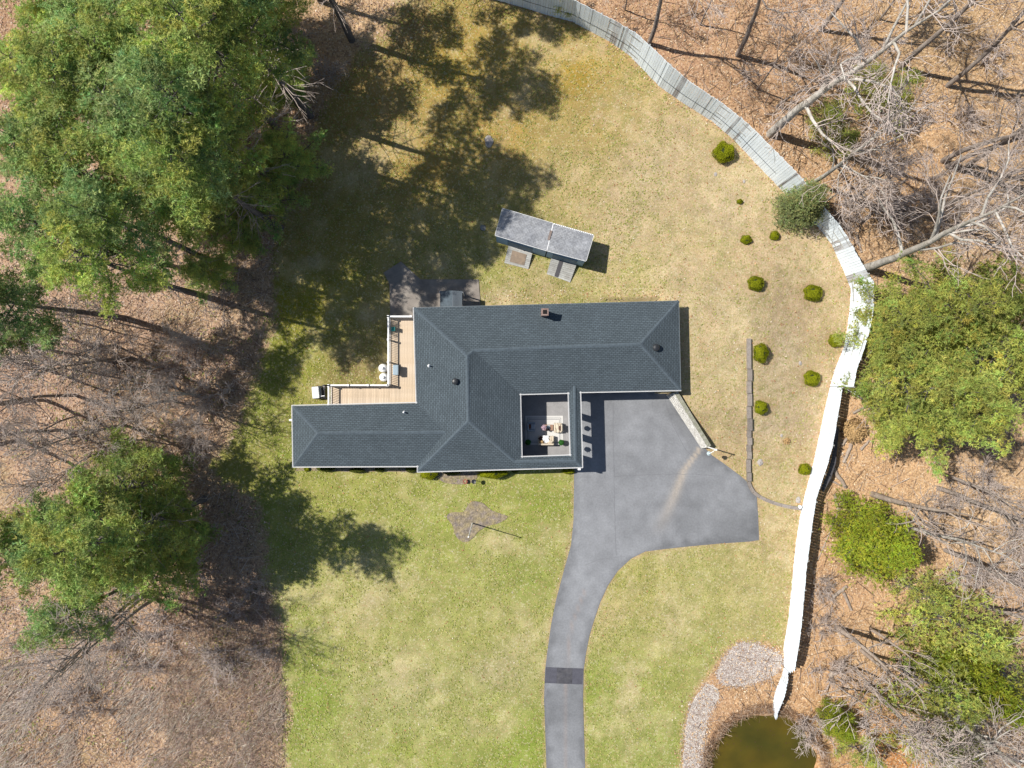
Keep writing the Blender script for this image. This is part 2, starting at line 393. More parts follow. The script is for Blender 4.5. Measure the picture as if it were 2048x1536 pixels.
FENCE = [(880,-30,3.4),(975,-4,3.4),(1030,10,3.4),(1088,28,3.4),(1146,44,3.4),(1217,82,3.5),(1258,110,3.8),(1293,146,4.1),(1319,173,4.2),(1360,202,3.8),(1425,243,3.65),
 (1469,281,3.8),(1513,328,4.0),(1562,379,4.1),(1595,412,3.6),(1620,437,3.2),(1645,464,3.1),(1665,492,3.0),(1679,524,3.2),(1692,553,3.5),(1702,578,3.9),
 (1699,623,4.2),(1694,660,4.1),(1687,697,3.8),(1669,741,4.0),(1660,773,4.3)]
FENCE2 = [(1660,774,2.35),(1650,817,2.65),(1636,884,2.9),(1628,921,2.7),(1610,988,2.3),(1599,1039,2.6),(1592,1087,2.7),(1587,1133,2.6),(1585,1161,2.6),
 (1577,1236,2.7),(1567,1298,2.8),(1568,1320,2.3),(1568,1333,1.2)]
FENCE3 = [(1568,1334,.95),(1564,1350,1.3),(1553,1376,1.8),(1547,1400,1.5),(1545,1416,1.1),(1548,1437,.25)]
LAWN_POLY = [(830,-60),(790,20),(765,70),(705,120),(655,190),(628,260),(610,340),(590,390),(560,440),(548,520),(550,580),(545,640),(522,700),(505,760),
 (480,830),(450,890),(415,930),(440,965),(500,1000),(520,1060),(530,1130),(548,1190),(565,1250),(568,1340),(572,1400),(566,1480),(570,1700),(1360,1700),
 (1362,1536),(1368,1450),(1382,1400),(1400,1370),(1428,1335),(1448,1305),(1480,1284),(1540,1288),(1567,1300)] + \
 [(a, b) for a, b, _ in FENCE2[::-1][3:]] + [(a, b) for a, b, _ in FENCE[::-1]]
POND = [(1423,1509),(1432,1475),(1449,1444),(1486,1424),(1527,1417),(1560,1430),(1590,1434),(1623,1444),(1640,1475),(1674,1519),(1700,1600),(1640,1660),(1500,1670),(1420,1600)]

def coords(lo, hi, step, far):
    c = list(np.arange(lo, hi + step, step)); a = []; s = step; p = hi
    while p < far: s *= 1.45; p += s; a.append(p)
    b = [-(q - hi) + lo for q in a]
    return np.array(b[::-1] + c + a)
gx = coords(-50, 50, .22, 900); gy = coords(-38.5, 38.5, .22, 900)
GX, GY = np.meshgrid(gx, gy)
PX, PY = to_px(GX, GY)
GZ = gz(GX, GY)
def vnoise(X, Y, s, seed):             # smooth value noise
    r = np.random.default_rng(seed); n = 256; g = r.random((n, n))
    x = X / s + 1000; y = Y / s + 1000
    xi = np.floor(x).astype(int); yi = np.floor(y).astype(int); fx = x - xi; fy = y - yi
    fx = fx * fx * (3 - 2 * fx); fy = fy * fy * (3 - 2 * fy)
    a = g[yi % n, xi % n]; b = g[yi % n, (xi + 1) % n]; c = g[(yi + 1) % n, xi % n]; d = g[(yi + 1) % n, (xi + 1) % n]
    return (a * (1 - fx) + b * fx) * (1 - fy) + (c * (1 - fx) + d * fx) * fy
fb = (vnoise(PX, PY, 60, 1) + .6 * vnoise(PX, PY, 25, 2) + .4 * vnoise(PX, PY, 10, 3)) / 2.0
fb2 = (vnoise(PX, PY, 90, 4) + .6 * vnoise(PX, PY, 35, 5) + .5 * vnoise(PX, PY, 13, 6)) / 2.1
near = (np.abs(GX) < 75) & (np.abs(GY) < 60)
sd = np.full(GX.shape, 50.0); sd[near] = poly_sd(LAWN_POLY, PX[near], PY[near])
wob = (fb2 - .5) * 34 + (vnoise(PX, PY, 7, 41) - .5) * 22
isL = 1 - sstep(sd + wob * np.where(PX < 800, 1.25, .25), -12, 12)
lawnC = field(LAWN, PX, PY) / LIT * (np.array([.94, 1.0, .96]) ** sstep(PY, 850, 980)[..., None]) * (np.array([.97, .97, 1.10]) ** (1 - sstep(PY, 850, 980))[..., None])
floorC = field(FLOOR, PX, PY) / LIT
# green patches against dry patches in the turf
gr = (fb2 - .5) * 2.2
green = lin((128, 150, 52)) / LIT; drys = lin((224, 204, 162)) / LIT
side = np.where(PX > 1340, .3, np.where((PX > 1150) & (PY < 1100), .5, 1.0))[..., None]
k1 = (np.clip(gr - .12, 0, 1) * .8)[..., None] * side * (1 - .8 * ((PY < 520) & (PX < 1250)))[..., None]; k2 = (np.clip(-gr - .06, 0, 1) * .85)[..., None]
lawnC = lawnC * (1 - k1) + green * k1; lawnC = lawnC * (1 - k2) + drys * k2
# sparse clover spots at the dry side
sp = (vnoise(PX, PY, 4.5, 11) > .78) & (vnoise(PX, PY, 40, 12) > .48) & (PX > 1180)
kk = (sp * .45)[..., None]; lawnC = lawnC * (1 - kk) + lin((140, 146, 78)) / LIT * kk
lawnC = lawnC * (1 + .20 * (vnoise(PX, PY, 26, 51) - .5) + .16 * (vnoise(PX, PY, 9, 52) - .5) + .14 * (vnoise(PX, PY, 4, 53) - .5))[..., None]
DRV = [(1148,1700),(1146,1540)]
dsd = np.full(PX.shape, 99.0); dm_ = (np.abs(PX - 1300) < 260) & (np.abs(PY - 1150) < 420)
DRIVE_ = [(1148,930),(1148,960),(1147,1040),(1142,1090),(1128,1140),(1112,1200),(1102,1250),(1095,1300),(1090,1340),(1088,1400),(1090,1450),(1093,1560),(1170,1560),(1168,1470),(1166,1400),(1167,1340),(1172,1305),(1179,1270),(1188,1240),(1200,1205),(1215,1172),(1235,1142),(1262,1117),(1290,1103),(1330,1098),(1375,1093),(1440,1087),(1500,1083),(1518,1080),(1516,1030),(1513,990),(1506,974),(1480,951),(1445,925),(1420,908),(1404,888)]
dsd[dm_] = poly_sd(DRIVE_, PX[dm_], PY[dm_])
ed = ((1 - sstep(dsd + (vnoise(PX, PY, 8, 54) - .5) * 8, 1, 8)) * .75)[..., None]
lawnC = lawnC * (1 - ed) + lin((198, 170, 134)) / LIT * ed
for sx_, sy_, sr_ in ((1449,305,20),(1492,479,10),(1549,471,9),(1511,567,15),(1625,586,17),(1521,706,18),(1623,757,16),(1522,815,14),(1609,938,12),(1672,681,14)):
    dd_ = np.hypot(PX - sx_, PY - sy_) / sr_ + (vnoise(PX, PY, 7, 56) - .5) * .8
    kk_ = ((1 - sstep(dd_, 1.1, 2.1)) * .5)[..., None]; lawnC = lawnC * (1 - kk_) + lin((190, 160, 122)) / LIT * kk_
bare_ = (np.clip((vnoise(PX, PY, 30, 61) * .6 + vnoise(PX, PY, 11, 62) * .4 - .56) * 5, 0, 1) * .55 * (PX > 1180) * (PY < 1120))[..., None]
lawnC = lawnC * (1 - bare_) + lin((214, 186, 150)) / LIT * bare_
# worn edge strip along the drive
gr2 = (fb - .5) * 1.8
floorC = floorC * (1 + .30 * gr2[..., None]) * np.where((PX < 1000)[..., None], np.array([1.15, 1.21, 1.20]), np.array([1.04, 1.21, 1.36]))
mossy = (np.clip((fb2 - .52) * 4, 0, 1) * .45)[..., None] * (PX < 1000)[..., None]
floorC = floorC * (1 - mossy) + lin((120, 120, 70)) / LIT * mossy
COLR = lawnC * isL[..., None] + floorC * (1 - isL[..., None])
COLR = np.clip(COLR, 0.01, .8)
GZ = GZ + (fb - .5) * .10 * (1 - isL) * (np.hypot(GX, GY) < 90)
NX, NY = len(gx), len(gy)
idx = np.arange(NX * NY).reshape(NY, NX)
quads = np.stack([idx[:-1, :-1], idx[:-1, 1:], idx[1:, 1:], idx[1:, :-1]], -1).reshape(-1, 4)
cellL = ((isL[:-1, :-1] + isL[1:, 1:]) / 2 > .5).reshape(-1)
V3 = np.stack([GX, GY, GZ], -1).reshape(-1, 3); C3 = COLR.reshape(-1, 3)
def submesh(name, sel, mt, fleck=1.0):
    q = quads[sel]; u, inv = np.unique(q, return_inverse=True)
    me = npmesh(name, V3[u], inv.reshape(-1, 4), mt, tint=C3[u], smooth=True)
    a = me.attributes.new('fleck', 'FLOAT', 'POINT'); a.data.foreach_set('value', np.full(len(u), fleck, np.float32))
    o = link(name, me); props(o, kind='structure'); return o
submesh('forest_floor', ~cellL, M['floor'])
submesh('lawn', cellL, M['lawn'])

def ground_h(x, y): return float(gz(x, y))
def smooth_poly(poly, n=3, jit=0.0):
    out = []; N = len(poly)
    for i in range(N):
        p0, p1, p2, p3 = (np.array(poly[(i + k) % N], float) for k in (-1, 0, 1, 2))
        for j in range(n):
            t = j / n
            q = .5 * ((2 * p1) + (-p0 + p2) * t + (2 * p0 - 5 * p1 + 4 * p2 - p3) * t * t + (-p0 + 3 * p1 - 3 * p2 + p3) * t ** 3)
            out.append(tuple(q + (rng.random(2) - .5) * jit))
    return out
def sheet(name, poly, dz, mt, step=.5, colf=None, label=None, kind='structure', thick=.0, parent=None, follow=True, smooth=0, jit=0.0, zfix=None):
    """sheet of ground cover over a surveyed outline, its own edge and thickness"""
    if smooth: poly = smooth_poly(poly, smooth, jit)
    P = [W(*p) if zfix is None else U(p[0], p[1], zfix) for p in poly]
    xy = [(p.x, p.y) for p in P]
    xs = [p[0] for p in xy]; ys = [p[1] for p in xy]
    A, B = np.meshgrid(np.arange(min(xs), max(xs), step), np.arange(min(ys), max(ys), step))
    ins = poly_sd(xy, A, B) < -step * .4
    pts = [Vector(p) for p in xy] + [Vector((a, b)) for a, b in zip(A[ins], B[ins])]
    n = len(xy)
    v, e, f, *_ = delaunay_2d_cdt(pts, [(i, (i + 1) % n) for i in range(n)], [], 1, 1e-5)
    v = np.array([(q[0], q[1]) for q in v])
    z = (gz(v[:, 0], v[:, 1]) if zfix is None else np.full(len(v), zfix)) + dz
    V = np.column_stack([v, z]); F = [tuple(t) for t in f]
    # keep the tops facing up
    F = [t if ((V[t[1]] - V[t[0]])[0] * (V[t[2]] - V[t[0]])[1] - (V[t[1]] - V[t[0]])[1] * (V[t[2]] - V[t[0]])[0]) > 0 else t[::-1] for t in F]
    cen = np.array([V[list(t)].mean(0) for t in F])
    keep = poly_sd(xy, cen[:, 0], cen[:, 1]) < 0
    F = np.array([t for t, k in zip(F, keep) if k])
    tint = None
    if colf is not None:
        tint = colf(*to_px(V[:, 0], V[:, 1]))
    if thick:
        nb = len(V); base = np.array([(x, y, z0) for (x, y), z0 in zip(xy, [ (gz(x, y) if zfix is None else zfix) + dz for x, y in xy])])
        low = base - [0, 0, thick]
        V = np.vstack([V, base, low])
        S = []
        for i in range(n):
            j = (i + 1) % n; a, b, c, d = nb + i, nb + j, nb + n + j, nb + n + i
            S += [(a, b, c), (a, c, d)]
        F = np.vstack([F, S])
        if tint is not None:
            tint = np.vstack([tint, np.repeat(tint[:1], 2 * n, 0)])
    me = npmesh(name, V, F, mt, tint=tint)
    o = link(name, me)
    if parent: local(o, parent)
    else: props(o, label, kind=kind)
    return o

# ------------------------------------------------------------------ driveway
DRIVE = [(1140,776),(1337,778),(1343,790),(1372,836),(1404,888),(1420,908),(1445,925),(1480,951),(1506,974),(1513,990),(1516,1030),(1518,1080),(1500,1083),(1440,1087),
 (1375,1093),(1330,1098),(1290,1103),(1262,1117),(1235,1142),(1215,1172),(1200,1205),(1188,1240),(1179,1270),(1172,1305),(1167,1340),(1166,1400),
 (1168,1470),(1170,1540),(1174,1700),(1098,1700),(1093,1540),(1090,1450),(1088,1400),(1090,1340),(1095,1300),(1102,1250),(1112,1200),(1128,1140),
 (1142,1090),(1147,1040),(1148,960),(1148,930),(1146,850)]
def drive_col(X, Y):
    base = lin((151, 153, 157)) / LIT
    c = np.tile(base, (len(X), 1))
    n1 = vnoise(X, Y, 55, 21); n2 = vnoise(X, Y, 14, 22)
    n3 = vnoise(X, Y, 130, 23); c = c * (1 + .26 * (n1 - .5) + .16 * (n2 - .5) + .22 * (n3 - .5))[:, None]
    edge = -poly_sd(DRIVE, X, Y)
    c = c * (1 - .22 * (1 - sstep(edge + (n2 - .5) * 14, 2, 14)))[:, None]
    # darker towards the turning head and along the east wall
    d1 = np.hypot((X - 1470) / 70, (Y - 1060) / 45); c = c * (1 - .20 * (1 - sstep(d1, .4, 1.1)))[:, None]
    d2 = np.abs((X - 1350) - (Y - 830) * .62) / 16; c = c * (1 - .14 * (1 - sstep(d2, .5, 1.2)) * (Y < 930) * (Y > 800))[:, None]
    # sand washed down from the wall end
    t = np.clip((Y - 902) / 150, 0, 1.3); xc = np.interp(Y, [900, 940, 1000, 1060, 1120], [1398, 1368, 1345, 1318, 1290])
    s = np.exp(-((X - xc) / (4 + 9 * t)) ** 2) * (Y > 893) * np.clip(1.15 - t, 0, 1)
    sand = lin((212, 196, 176)) / LIT
    s = (s * .8)[:, None]; c = c * (1 - s) + sand * s
    # rust coloured centre line of silt
    xl = np.interp(Y, [1180, 1250, 1300, 1340, 1400, 1540], [1170, 1143, 1136, 1134, 1129, 1130])
    r = (np.exp(-((X - xl) / 2.5) ** 2) * (Y > 1180) * .30)[:, None]
    return c * (1 - r) + lin((190, 165, 150)) / LIT * r
sheet('driveway', DRIVE, .03, M['asphalt'], .28, drive_col, thick=.12)
def flat(px, py, z): p = W(px, py, z); return (p.x, p.y)
g = MB(); g.prism([flat(*p, .03) for p in [(1091.5,1334),(1167,1337),(1165,1369),(1089.5,1366)]], .0, .036); o = g.build('driveway_patch', M['patch']); props(o, kind='structure')
g = MB(); g.prism([flat(*p, .03) for p in [(1114,1336),(1145,1337),(1144,1368),(1113,1367)]], .0, .041); o = g.build('driveway_patch', M['patch_dark']); props(o, kind='structure')

def crack(name, pts, w, mt, dz=.038):
    q = [W(*p) for p in pts]; g = MB()
    for a, b in zip(q[:-1], q[1:]):
        n_ = max(2, int((b - a).length / .5)); prev = a; wb = 0
        for i in range(1, n_ + 1):
            c = a.lerp(b, i / n_) + Vector((random.uniform(-.03, .03), random.uniform(-.03, .03), 0)); d = (c - prev).normalized(); s_ = Vector((-d.y, d.x, 0)) * w / 2
            z = Vector((0, 0, dz)); g.add([prev - s_ + z, prev + s_ + z, c + s_ + z, c - s_ + z], [(0, 3, 2, 1)]); prev = c
    o = g.build(name, mt); props(o, kind='structure'); return o
M['crack'] = material('asphalt_crack', alb((134, 135, 140)), .9, .2, 3)
crack('driveway_seam', [(1226,805),(1227,900),(1229,1010),(1232,1110)], .035, M['crack'])
crack('driveway_seam', [(1229,953),(1300,949),(1390,948),(1440,952)], .035, M['crack'])
crack('driveway_seam', [(1330,800),(1345,850),(1372,900),(1385,912)], .04, M['crack'])
crack('driveway_seam', [(1170,1130),(1200,1118),(1250,1113)], .03, M['crack'])
# patio, beds, gravel, pond
PATIO = [(802,523),(841,559),(957,559),(963,632),(835,650),(781,645),(779,567),(767,546)]
sheet('patio', PATIO, .07, M['concrete'], .6, thick=.12)
STAR = [(894,1030),(905,1024),(926,1024),(936,1009),(950,1002),(967,1007),(985,1022),(1012,1030),(1014,1036),(999,1046),(975,1052),(956,1064),(946,1075),(932,1084),(917,1079),(909,1065),(905,1050),(895,1038)]
sheet('mulch_bed', STAR, .045, M['mulch'], .3, smooth=3, jit=1.2, thick=.06)
sheet('planting_bed', [(872,938),(965,934),(955,949),(950,962),(925,969),(897,967),(880,960)], .04, M['mulch'], .3, smooth=2, jit=1, thick=.05)
sheet('planting_bed', [(590,925),(835,925),(836,945),(760,943),(700,944),(640,941),(592,942)], .03, M['mulch'], .5, thick=.04)
G1 = [(1476,1287),(1507,1286),(1541,1301),(1562,1311),(1562,1335),(1541,1352),(1514,1364),(1479,1369),(1452,1371),(1435,1352),(1445,1321),(1459,1304)]
G2 = [(1411,1369),(1432,1376),(1437,1396),(1418,1427),(1412,1460),(1408,1500),(1408,1560),(1400,1640),(1362,1640),(1366,1536),(1371,1458),(1384,1407)]
sheet('gravel_bed', G1, .03, M['gravel'], .3, smooth=3, jit=3)
sheet('gravel_path', G2, .03, M['gravel'], .3, smooth=3, jit=3)
wp = smooth_poly(POND, 4, 2.0)
g = MB(); pp = [U(x, y, -.38) for x, y in [(1380,1380),(1760,1380),(1800,1700),(1380,1700)]]
g.add(pp, [(0, 3, 2, 1)]); o = g.build('pond_water', M['water']); props(o, kind='structure')
# stones scattered on the gravel
def in_poly_pts(poly, n):
    x0, x1 = min(p[0] for p in poly), max(p[0] for p in poly); y0, y1 = min(p[1] for p in poly), max(p[1] for p in poly)
    X = rng.uniform(x0, x1, n * 3); Y = rng.uniform(y0, y1, n * 3)
    k = poly_sd(poly, X, Y) < 0
    return X[k][:n], Y[k][:n]
def scatter(name, X, Y, size, cols, mt, label_kind='stuff', lift=.03, tilt=.5, flatq=True, sz=.6):
    """many small leaf or chip faces lying on the ground at surveyed positions"""
    n = len(X)
    x = (X - 1024) * CH / FP; y = -(Y - 768) * CH / FP
    z = gz(x, y); x = x * (CH - z) / CH; y = y * (CH - z) / CH; z = gz(x, y) + lift * (.4 + rng.random(n))
    s = size * (.5 + rng.random(n)); a = rng.random(n) * 6.283
    ux = np.stack([np.cos(a), np.sin(a), (rng.random(n) - .5) * tilt * 2], -1) * s[:, None]
    uy = np.stack([-np.sin(a), np.cos(a), (rng.random(n) - .5) * tilt * 2], -1) * s[:, None] * sz
    c = np.stack([x, y, z + s * tilt * .5], -1)
    V = np.stack([c - ux, c + uy * .9, c + ux, c - uy], 1).reshape(-1, 3)
    F = np.arange(n * 4).reshape(-1, 4)
    cols = np.array([lin(k) / LIT for k in cols]); t = cols[rng.integers(0, len(cols), n)] * (.8 + .4 * rng.random((n, 1)))
    me = npmesh(name, V, F, mt, tint=t)
    o = link(name, me); props(o, kind=label_kind); return o
X, Y = np.concatenate([in_poly_pts(G1, 9000)[0], in_poly_pts(G2, 7000)[0]]), None
a1 = in_poly_pts(G1, 9000); a2 = in_poly_pts(G2, 7000)
jx = rng.normal(size=len(a1[0]) + len(a2[0])) * 4.5; jy = rng.normal(size=len(jx)) * 4.5
scatter('gravel', np.concatenate([a1[0], a2[0]]) + jx, np.concatenate([a1[1], a2[1]]) + jy, .05, [(215,204,196),(190,170,160),(230,222,214),(170,150,140)], M['leafbits'], sz=.8)
# leaf litter in the woods, thinner over the turf edges
N = 230000
X = rng.uniform(-160, 2200, N); Y = rng.uniform(-150, 1690, N)
x0 = (X - 1024) * CH / FP; y0 = -(Y - 768) * CH / FP
s0 = poly_sd(LAWN_POLY, X, Y) + (vnoise(X, Y, 30, 31) - .5) * 26
pond_d = poly_sd(POND, X, Y)
dens = sstep(s0, -26, 16) ** 1.3 * (.35 + .9 * vnoise(X, Y, 50, 33)) * (pond_d > 6)
k = rng.random(N) < dens
kr = k & (X > 1000); kl = k & (X <= 1000)
scatter('leaf_litter', X[kr], Y[kr], .085, [(236,202,160),(222,182,138),(196,156,120),(242,220,190),(214,176,130),(166,132,106),(236,200,154)], M['leafbits'], tilt=.45)
scatter('leaf_litter', X[kl], Y[kl], .085, [(230,196,170),(210,172,146),(180,144,122),(240,216,196),(204,168,140),(150,120,104),(208,182,156)], M['leafbits'], tilt=.45)
# stray leaves on the turf
N = 42000
X = rng.uniform(560, 1700, N); Y = rng.uniform(0, 1536, N)
s0 = poly_sd(LAWN_POLY, X, Y)
nearhouse = np.exp(-((Y - 592) / 14.0) ** 2) * (X > 965) * (X < 1365) * .9
d = .05 + nearhouse + .25 * np.exp(-np.abs(s0) / 25) + .16 * (X > 1150) * (Y < 1100) + .22*np.exp(-((Y-1285+ (1400-X)*.3)/40.)**2)*(X>1370)
k = (rng.random(N) < d) & (s0 < 0) & (poly_sd(DRIVE, X, Y) > 0) & (poly_sd(PATIO, X, Y) > 0)
scatter('fallen_leaves', X[k], Y[k], .065, [(226,190,150),(206,152,110),(236,222,196),(176,128,92)], M['leafbits'], tilt=.4)
# grass tufts
N = 150000
X = rng.uniform(430, 1720, N); Y = rng.uniform(-20, 1560, N)
s0 = poly_sd(LAWN_POLY, X, Y)
gg = vnoise(X, Y, 35, 5) * .6 + vnoise(X, Y, 13, 6) * .4
dd = np.where((X > 1340) & (Y < 1100), .18, .55) * sstep(gg, .25, .75) * 1.6
k = (s0 < 2) & (rng.random(N) < dd) & (poly_sd(DRIVE, X, Y) > 1) & (poly_sd(PATIO, X, Y) > 1) & (poly_sd(STAR, X, Y) > 1)
sub = np.array([rng.random(k.sum())]).T
scatter('grass', X[k], Y[k], .085, [(182,182,102),(158,168,76),(206,196,138),(166,174,86),(194,186,114)], M['leafbits'], tilt=.6, lift=.01, sz=.35)

# ------------------------------------------------------------------ house
house = empty('house', U(1000, 780, 0), 'long single storey house with dark slate blue hip roofs round an open court', 'house')
ZE = 3.1
P = {'a': U(828,616,ZE), 'b': U(1357,602,ZE), 'c': U(1361,780,ZE), 'd': U(1160,784,ZE), 'e': U(1164,934,ZE), 'f': U(836,943,ZE), 'g': U(836,932,ZE),
     'h': U(587,933,ZE), 'i': U(585,812,ZE), 'j': U(833.5,806,ZE),
     'q1': U(1040,788,ZE), 'q2': U(1137.5,785.5,ZE), 'q3': U(1141.5,911,ZE), 'q4': U(1043,914.5,ZE),
     'm1': U(947.5,700.5,4.42), 'm2': U(1281,688,4.42), 'n1': U(934,711.5,4.66), 'n2': U(936.5,842,4.66),
     'w1': U(636,866,4.0), 'w2': U(890,864.5,4.0),
     's1': U(1029,923,3.32), 's2': U(1151,922,3.32), 's3': U(1149,772,3.32), 'v': U(1036.5,786,3.14)}
faces = [('a','b','m2','m1','n1'), ('b','c','m2'), ('a','n1','n2','f','g','w2','j'), ('i','j','w2','w1'), ('i','w1','h'), ('h','w1','w2','g'),
         ('n2','s1','s2','e','f'), ('n1','m1','q1','q4','s1','n2'), ('m1','m2','c','d','s3','q2','q1'),
         ('q4','q3','s2','s1'), ('q3','q2','s3','s2'), ('d','e','s2','s3')]
eave = {0: 'ab', 1: 'bc', 2: 'aj', 3: 'ij', 4: 'ih', 5: 'hg', 6: 'fe', 7: ('q1', 'q4'), 8: 'dc', 9: ('q4', 'q3'), 10: ('q3', 'q2'), 11: 'de'}
from mathutils.geometry import tessellate_polygon
roofV, roofF, roofUV = [], [], []
for fi, f in enumerate(faces):
    pts = [P[k] for k in f]
    e0, e1 = P[eave[fi][0]], P[eave[fi][1]]
    ud = (e1 - e0); ud.z = 0; ud.normalize(); vd = Vector((-ud.y, ud.x, 0))
    b = len(roofV)
    for p in pts:
        roofV.append(tuple(p)); 
    for t in tessellate_polygon([pts]):
        t = list(t)
        n = (pts[t[1]] - pts[t[0]]).cross(pts[t[2]] - pts[t[0]])
        if n.z < 0: t = t[::-1]
        roofF.append(tuple(b + i for i in t))
        for i in t: roofUV.append(((pts[i] - e0).dot(ud), abs((pts[i] - e0).dot(vd)) * 1.05))
me = bpy.data.meshes.new('roof'); me.from_pydata(roofV, [], roofF)
uvl = me.uv_layers.new(name='UVMap'); uvl.data.foreach_set('uv', np.array(roofUV, np.float32).ravel())
me.materials.append(M['shingle']); me.update()
roof = link('roof', me); local(roof, house)
so = roof.modifiers.new('thick', 'SOLIDIFY'); so.thickness = .12; so.offset = -1
# ridge caps: overlapping cap pieces along every ridge and hip
g = MB()
def caps(a, b, w=.14):
    a, b = Vector(a), Vector(b); L = (b - a).length; n = int(L / .24); d = (b - a).normalized()
    sdn = d.cross(Vector((0, 0, 1))).normalized()
    for i in range(n):
        p = a + d * (i * L / n); q = a + d * ((i + 1.12) * L / n)
        up = Vector((0, 0, .022)); dn = Vector((0, 0, -.03)); u2 = Vector((0, 0, .008))
        g.add([p + up, q + up + u2, p + sdn * w + dn, q + sdn * w + dn + u2, p - sdn * w + dn, q - sdn * w + dn + u2], [(0, 2, 3, 1), (0, 1, 5, 4), (3, 2, 4, 5)])
for a, b in (('m1','m2'),('m2','b'),('m2','c'),('a','n1'),('n1','n2'),('n1','m1'),('n2','f'),('n2','s1'),('w1','w2'),('w1','i'),('w1','h'),('s1','s2'),('s2','s3'),('s2','e')):
    caps(P[a], P[b])
o = g.build('ridge_cap', M['ridge'], house); o['kind'] = 'stuff'
# white gutters round every eave and round the court
def gutter(keys, closed=True, out=1):
    pts = [P[k] for k in keys]; n = len(pts)
    for i in range(n if closed else n - 1):
        a, b = pts[i], pts[(i + 1) % n]; d = (b - a).normalized(); s = Vector((d.y, -d.x, 0)) * out
        g = MB()
        c0 = a + s * .055 - d * .06; c1 = b + s * .055 + d * .06
        g.bar(c0 - s * .01 + Vector((0, 0, -.11)), c1 - s * .01 + Vector((0, 0, -.11)), .05, .02)
        g.bar(c0 + s * .022 + Vector((0, 0, -.03)), c1 + s * .022 + Vector((0, 0, -.04)), .020, .15)
        g.bar(c0 - s * .030 + Vector((0, 0, -.05)), c1 - s * .030 + Vector((0, 0, -.05)), .018, .16)
        g.build('gutter', M['white'], house)
for ks in ('cdefghija',): gutter(ks, False, -1)
g = MB()
for ka, kb in (('a', 'b'), ('b', 'c')):
    a, b = P[ka], P[kb]; d = (b - a).normalized(); s = Vector((-d.y, d.x, 0)); g.bar(a + s * .03 + Vector((0, 0, -.07)), b + s * .03 + Vector((0, 0, -.07)), .03, .12)
g.build('drip_edge', M['siding'], house)
gutter(['q1', 'q2', 'q3', 'q4'], True, 1)
# walls
def inset(keys, d, sign=1):
    pts = [Vector((P[k].x, P[k].y)) for k in keys]; n = len(pts); out = []
    for i in range(n):
        a, b, c = pts[i - 1], pts[i], pts[(i + 1) % n]
        d1 = (b - a).normalized(); d2 = (c - b).normalized()
        n1 = Vector((d1.y, -d1.x)) * sign; n2 = Vector((d2.y, -d2.x)) * sign
        bis = (n1 + n2).normalized(); out.append(b + bis * (d / max(.3, bis.dot(n1))))
    return out
outer = inset(['a','b','c','d','e','f','g','h','i','j'], .42, 1)
nw = len(outer)
for i in range(nw):
    a, b = outer[i], outer[(i + 1) % nw]
    if i in (3,):                      # arcade side, built below
        continue
    d = (b - a).normalized(); s = Vector((d.y, -d.x))
    g = MB(); g.bar((a.x + d.x*.02, a.y + d.y*.02, 1.45), (b.x - d.x*.1, b.y - d.y*.1, 1.45), .16, 3.1)
    wl = g.build('wall', M['siding'], house)
    L = (b - a).length; k = 0; t = 1.8
    if i == 2: continue
    while t < L - 1.4 and L > 4:
        c = a + d * t - s * .0
        g = MB(); g.bar((c.x - d.x*.55 - s.x*.085, c.y - d.y*.55 - s.y*.085, 1.55), (c.x + d.x*.55 - s.x*.085, c.y + d.y*.55 - s.y*.085, 1.55), .05, 1.25)
        fr = g.build('window_frame', M['white'], house); fr.name = 'window'
        g = MB(); g.bar((c.x - d.x*.47 - s.x*.115, c.y - d.y*.47 - s.y*.115, 1.55), (c.x + d.x*.47 - s.x*.115, c.y + d.y*.47 - s.y*.115, 1.55), .02, 1.09)
        pn = g.build('pane', M['glass']); pn.parent = fr      # both were built in world space
        t += 3.6; k += 1
# garage doors on the drive
a, b = outer[2], outer[3]; d = (b - a).normalized(); s = Vector((d.y, -d.x)); L = (b - a).length
for t in (.16, .45, .74):
    c = a + d * (L * t + 1.1)
    g = MB()
    for r in range(4):
        g.bar((c.x - d.x*1.3 - s.x*.1, c.y - d.y*1.3 - s.y*.1, .32 + r*.56), (c.x + d.x*1.3 - s.x*.1, c.y + d.y*1.3 - s.y*.1, .32 + r*.56), .06, .53)
    g.build('garage_door', M['door'], house)
# court walls west, north and south
qi = inset(['q1', 'q2', 'q3', 'q4'], .40, -1)
for i in (0, 3):
    a, b = qi[i], qi[(i + 1) % 4]
    g = MB(); g.bar((a.x, a.y, 1.5), (b.x, b.y, 1.5), .14, 2.98); g.build('court_wall', M['siding'], house)
# arcade wall with three arched openings, hung with baskets
xa = U(1154, 850, 0).x - .08
def arcade_strip(y0, y1, z0, z1, g): g.box((xa, (y0 + y1) / 2, (z0 + z1) / 2), (.22, abs(y1 - y0), z1 - z0))
ypx = [796, 824, 836.5, 865, 878, 907, 932]
yw = [U(1154, y, 0).y for y in ypx]
g = MB()
arcade_strip(U(1154,776,0).y, yw[0], 0, 2.98, g); 
for p0, p1 in ((1, 2), (3, 4), (5, 6)): arcade_strip(yw[p0], yw[p1], 0, 2.98, g)
for p0, p1 in ((0, 1), (2, 3), (4, 5)):
    y0, y1 = yw[p0], yw[p1]; n = 12; zs = 2.25; rise = .45; w = abs(y1 - y0); yc = (y0 + y1) / 2
    for k in range(n):
        t0 = -1 + 2 * k / n; t1 = -1 + 2 * (k + 1) / n; tm = (t0 + t1) / 2
        zt = zs + rise * (1 - tm ** 4)
        g.box((xa, yc - tm * w / 2, (zt + 2.98) / 2), (.22, w / n * 1.0, 2.98 - zt))
g.build('arcade_wall', M['white'], house)
g = MB(); g.bar((U(1042,923,0).x, U(1042,924,0).y, 1.45), (xa, U(1042,922,0).y, 1.45), .16, 3.0); g.build('court_wall', M['siding'], house)
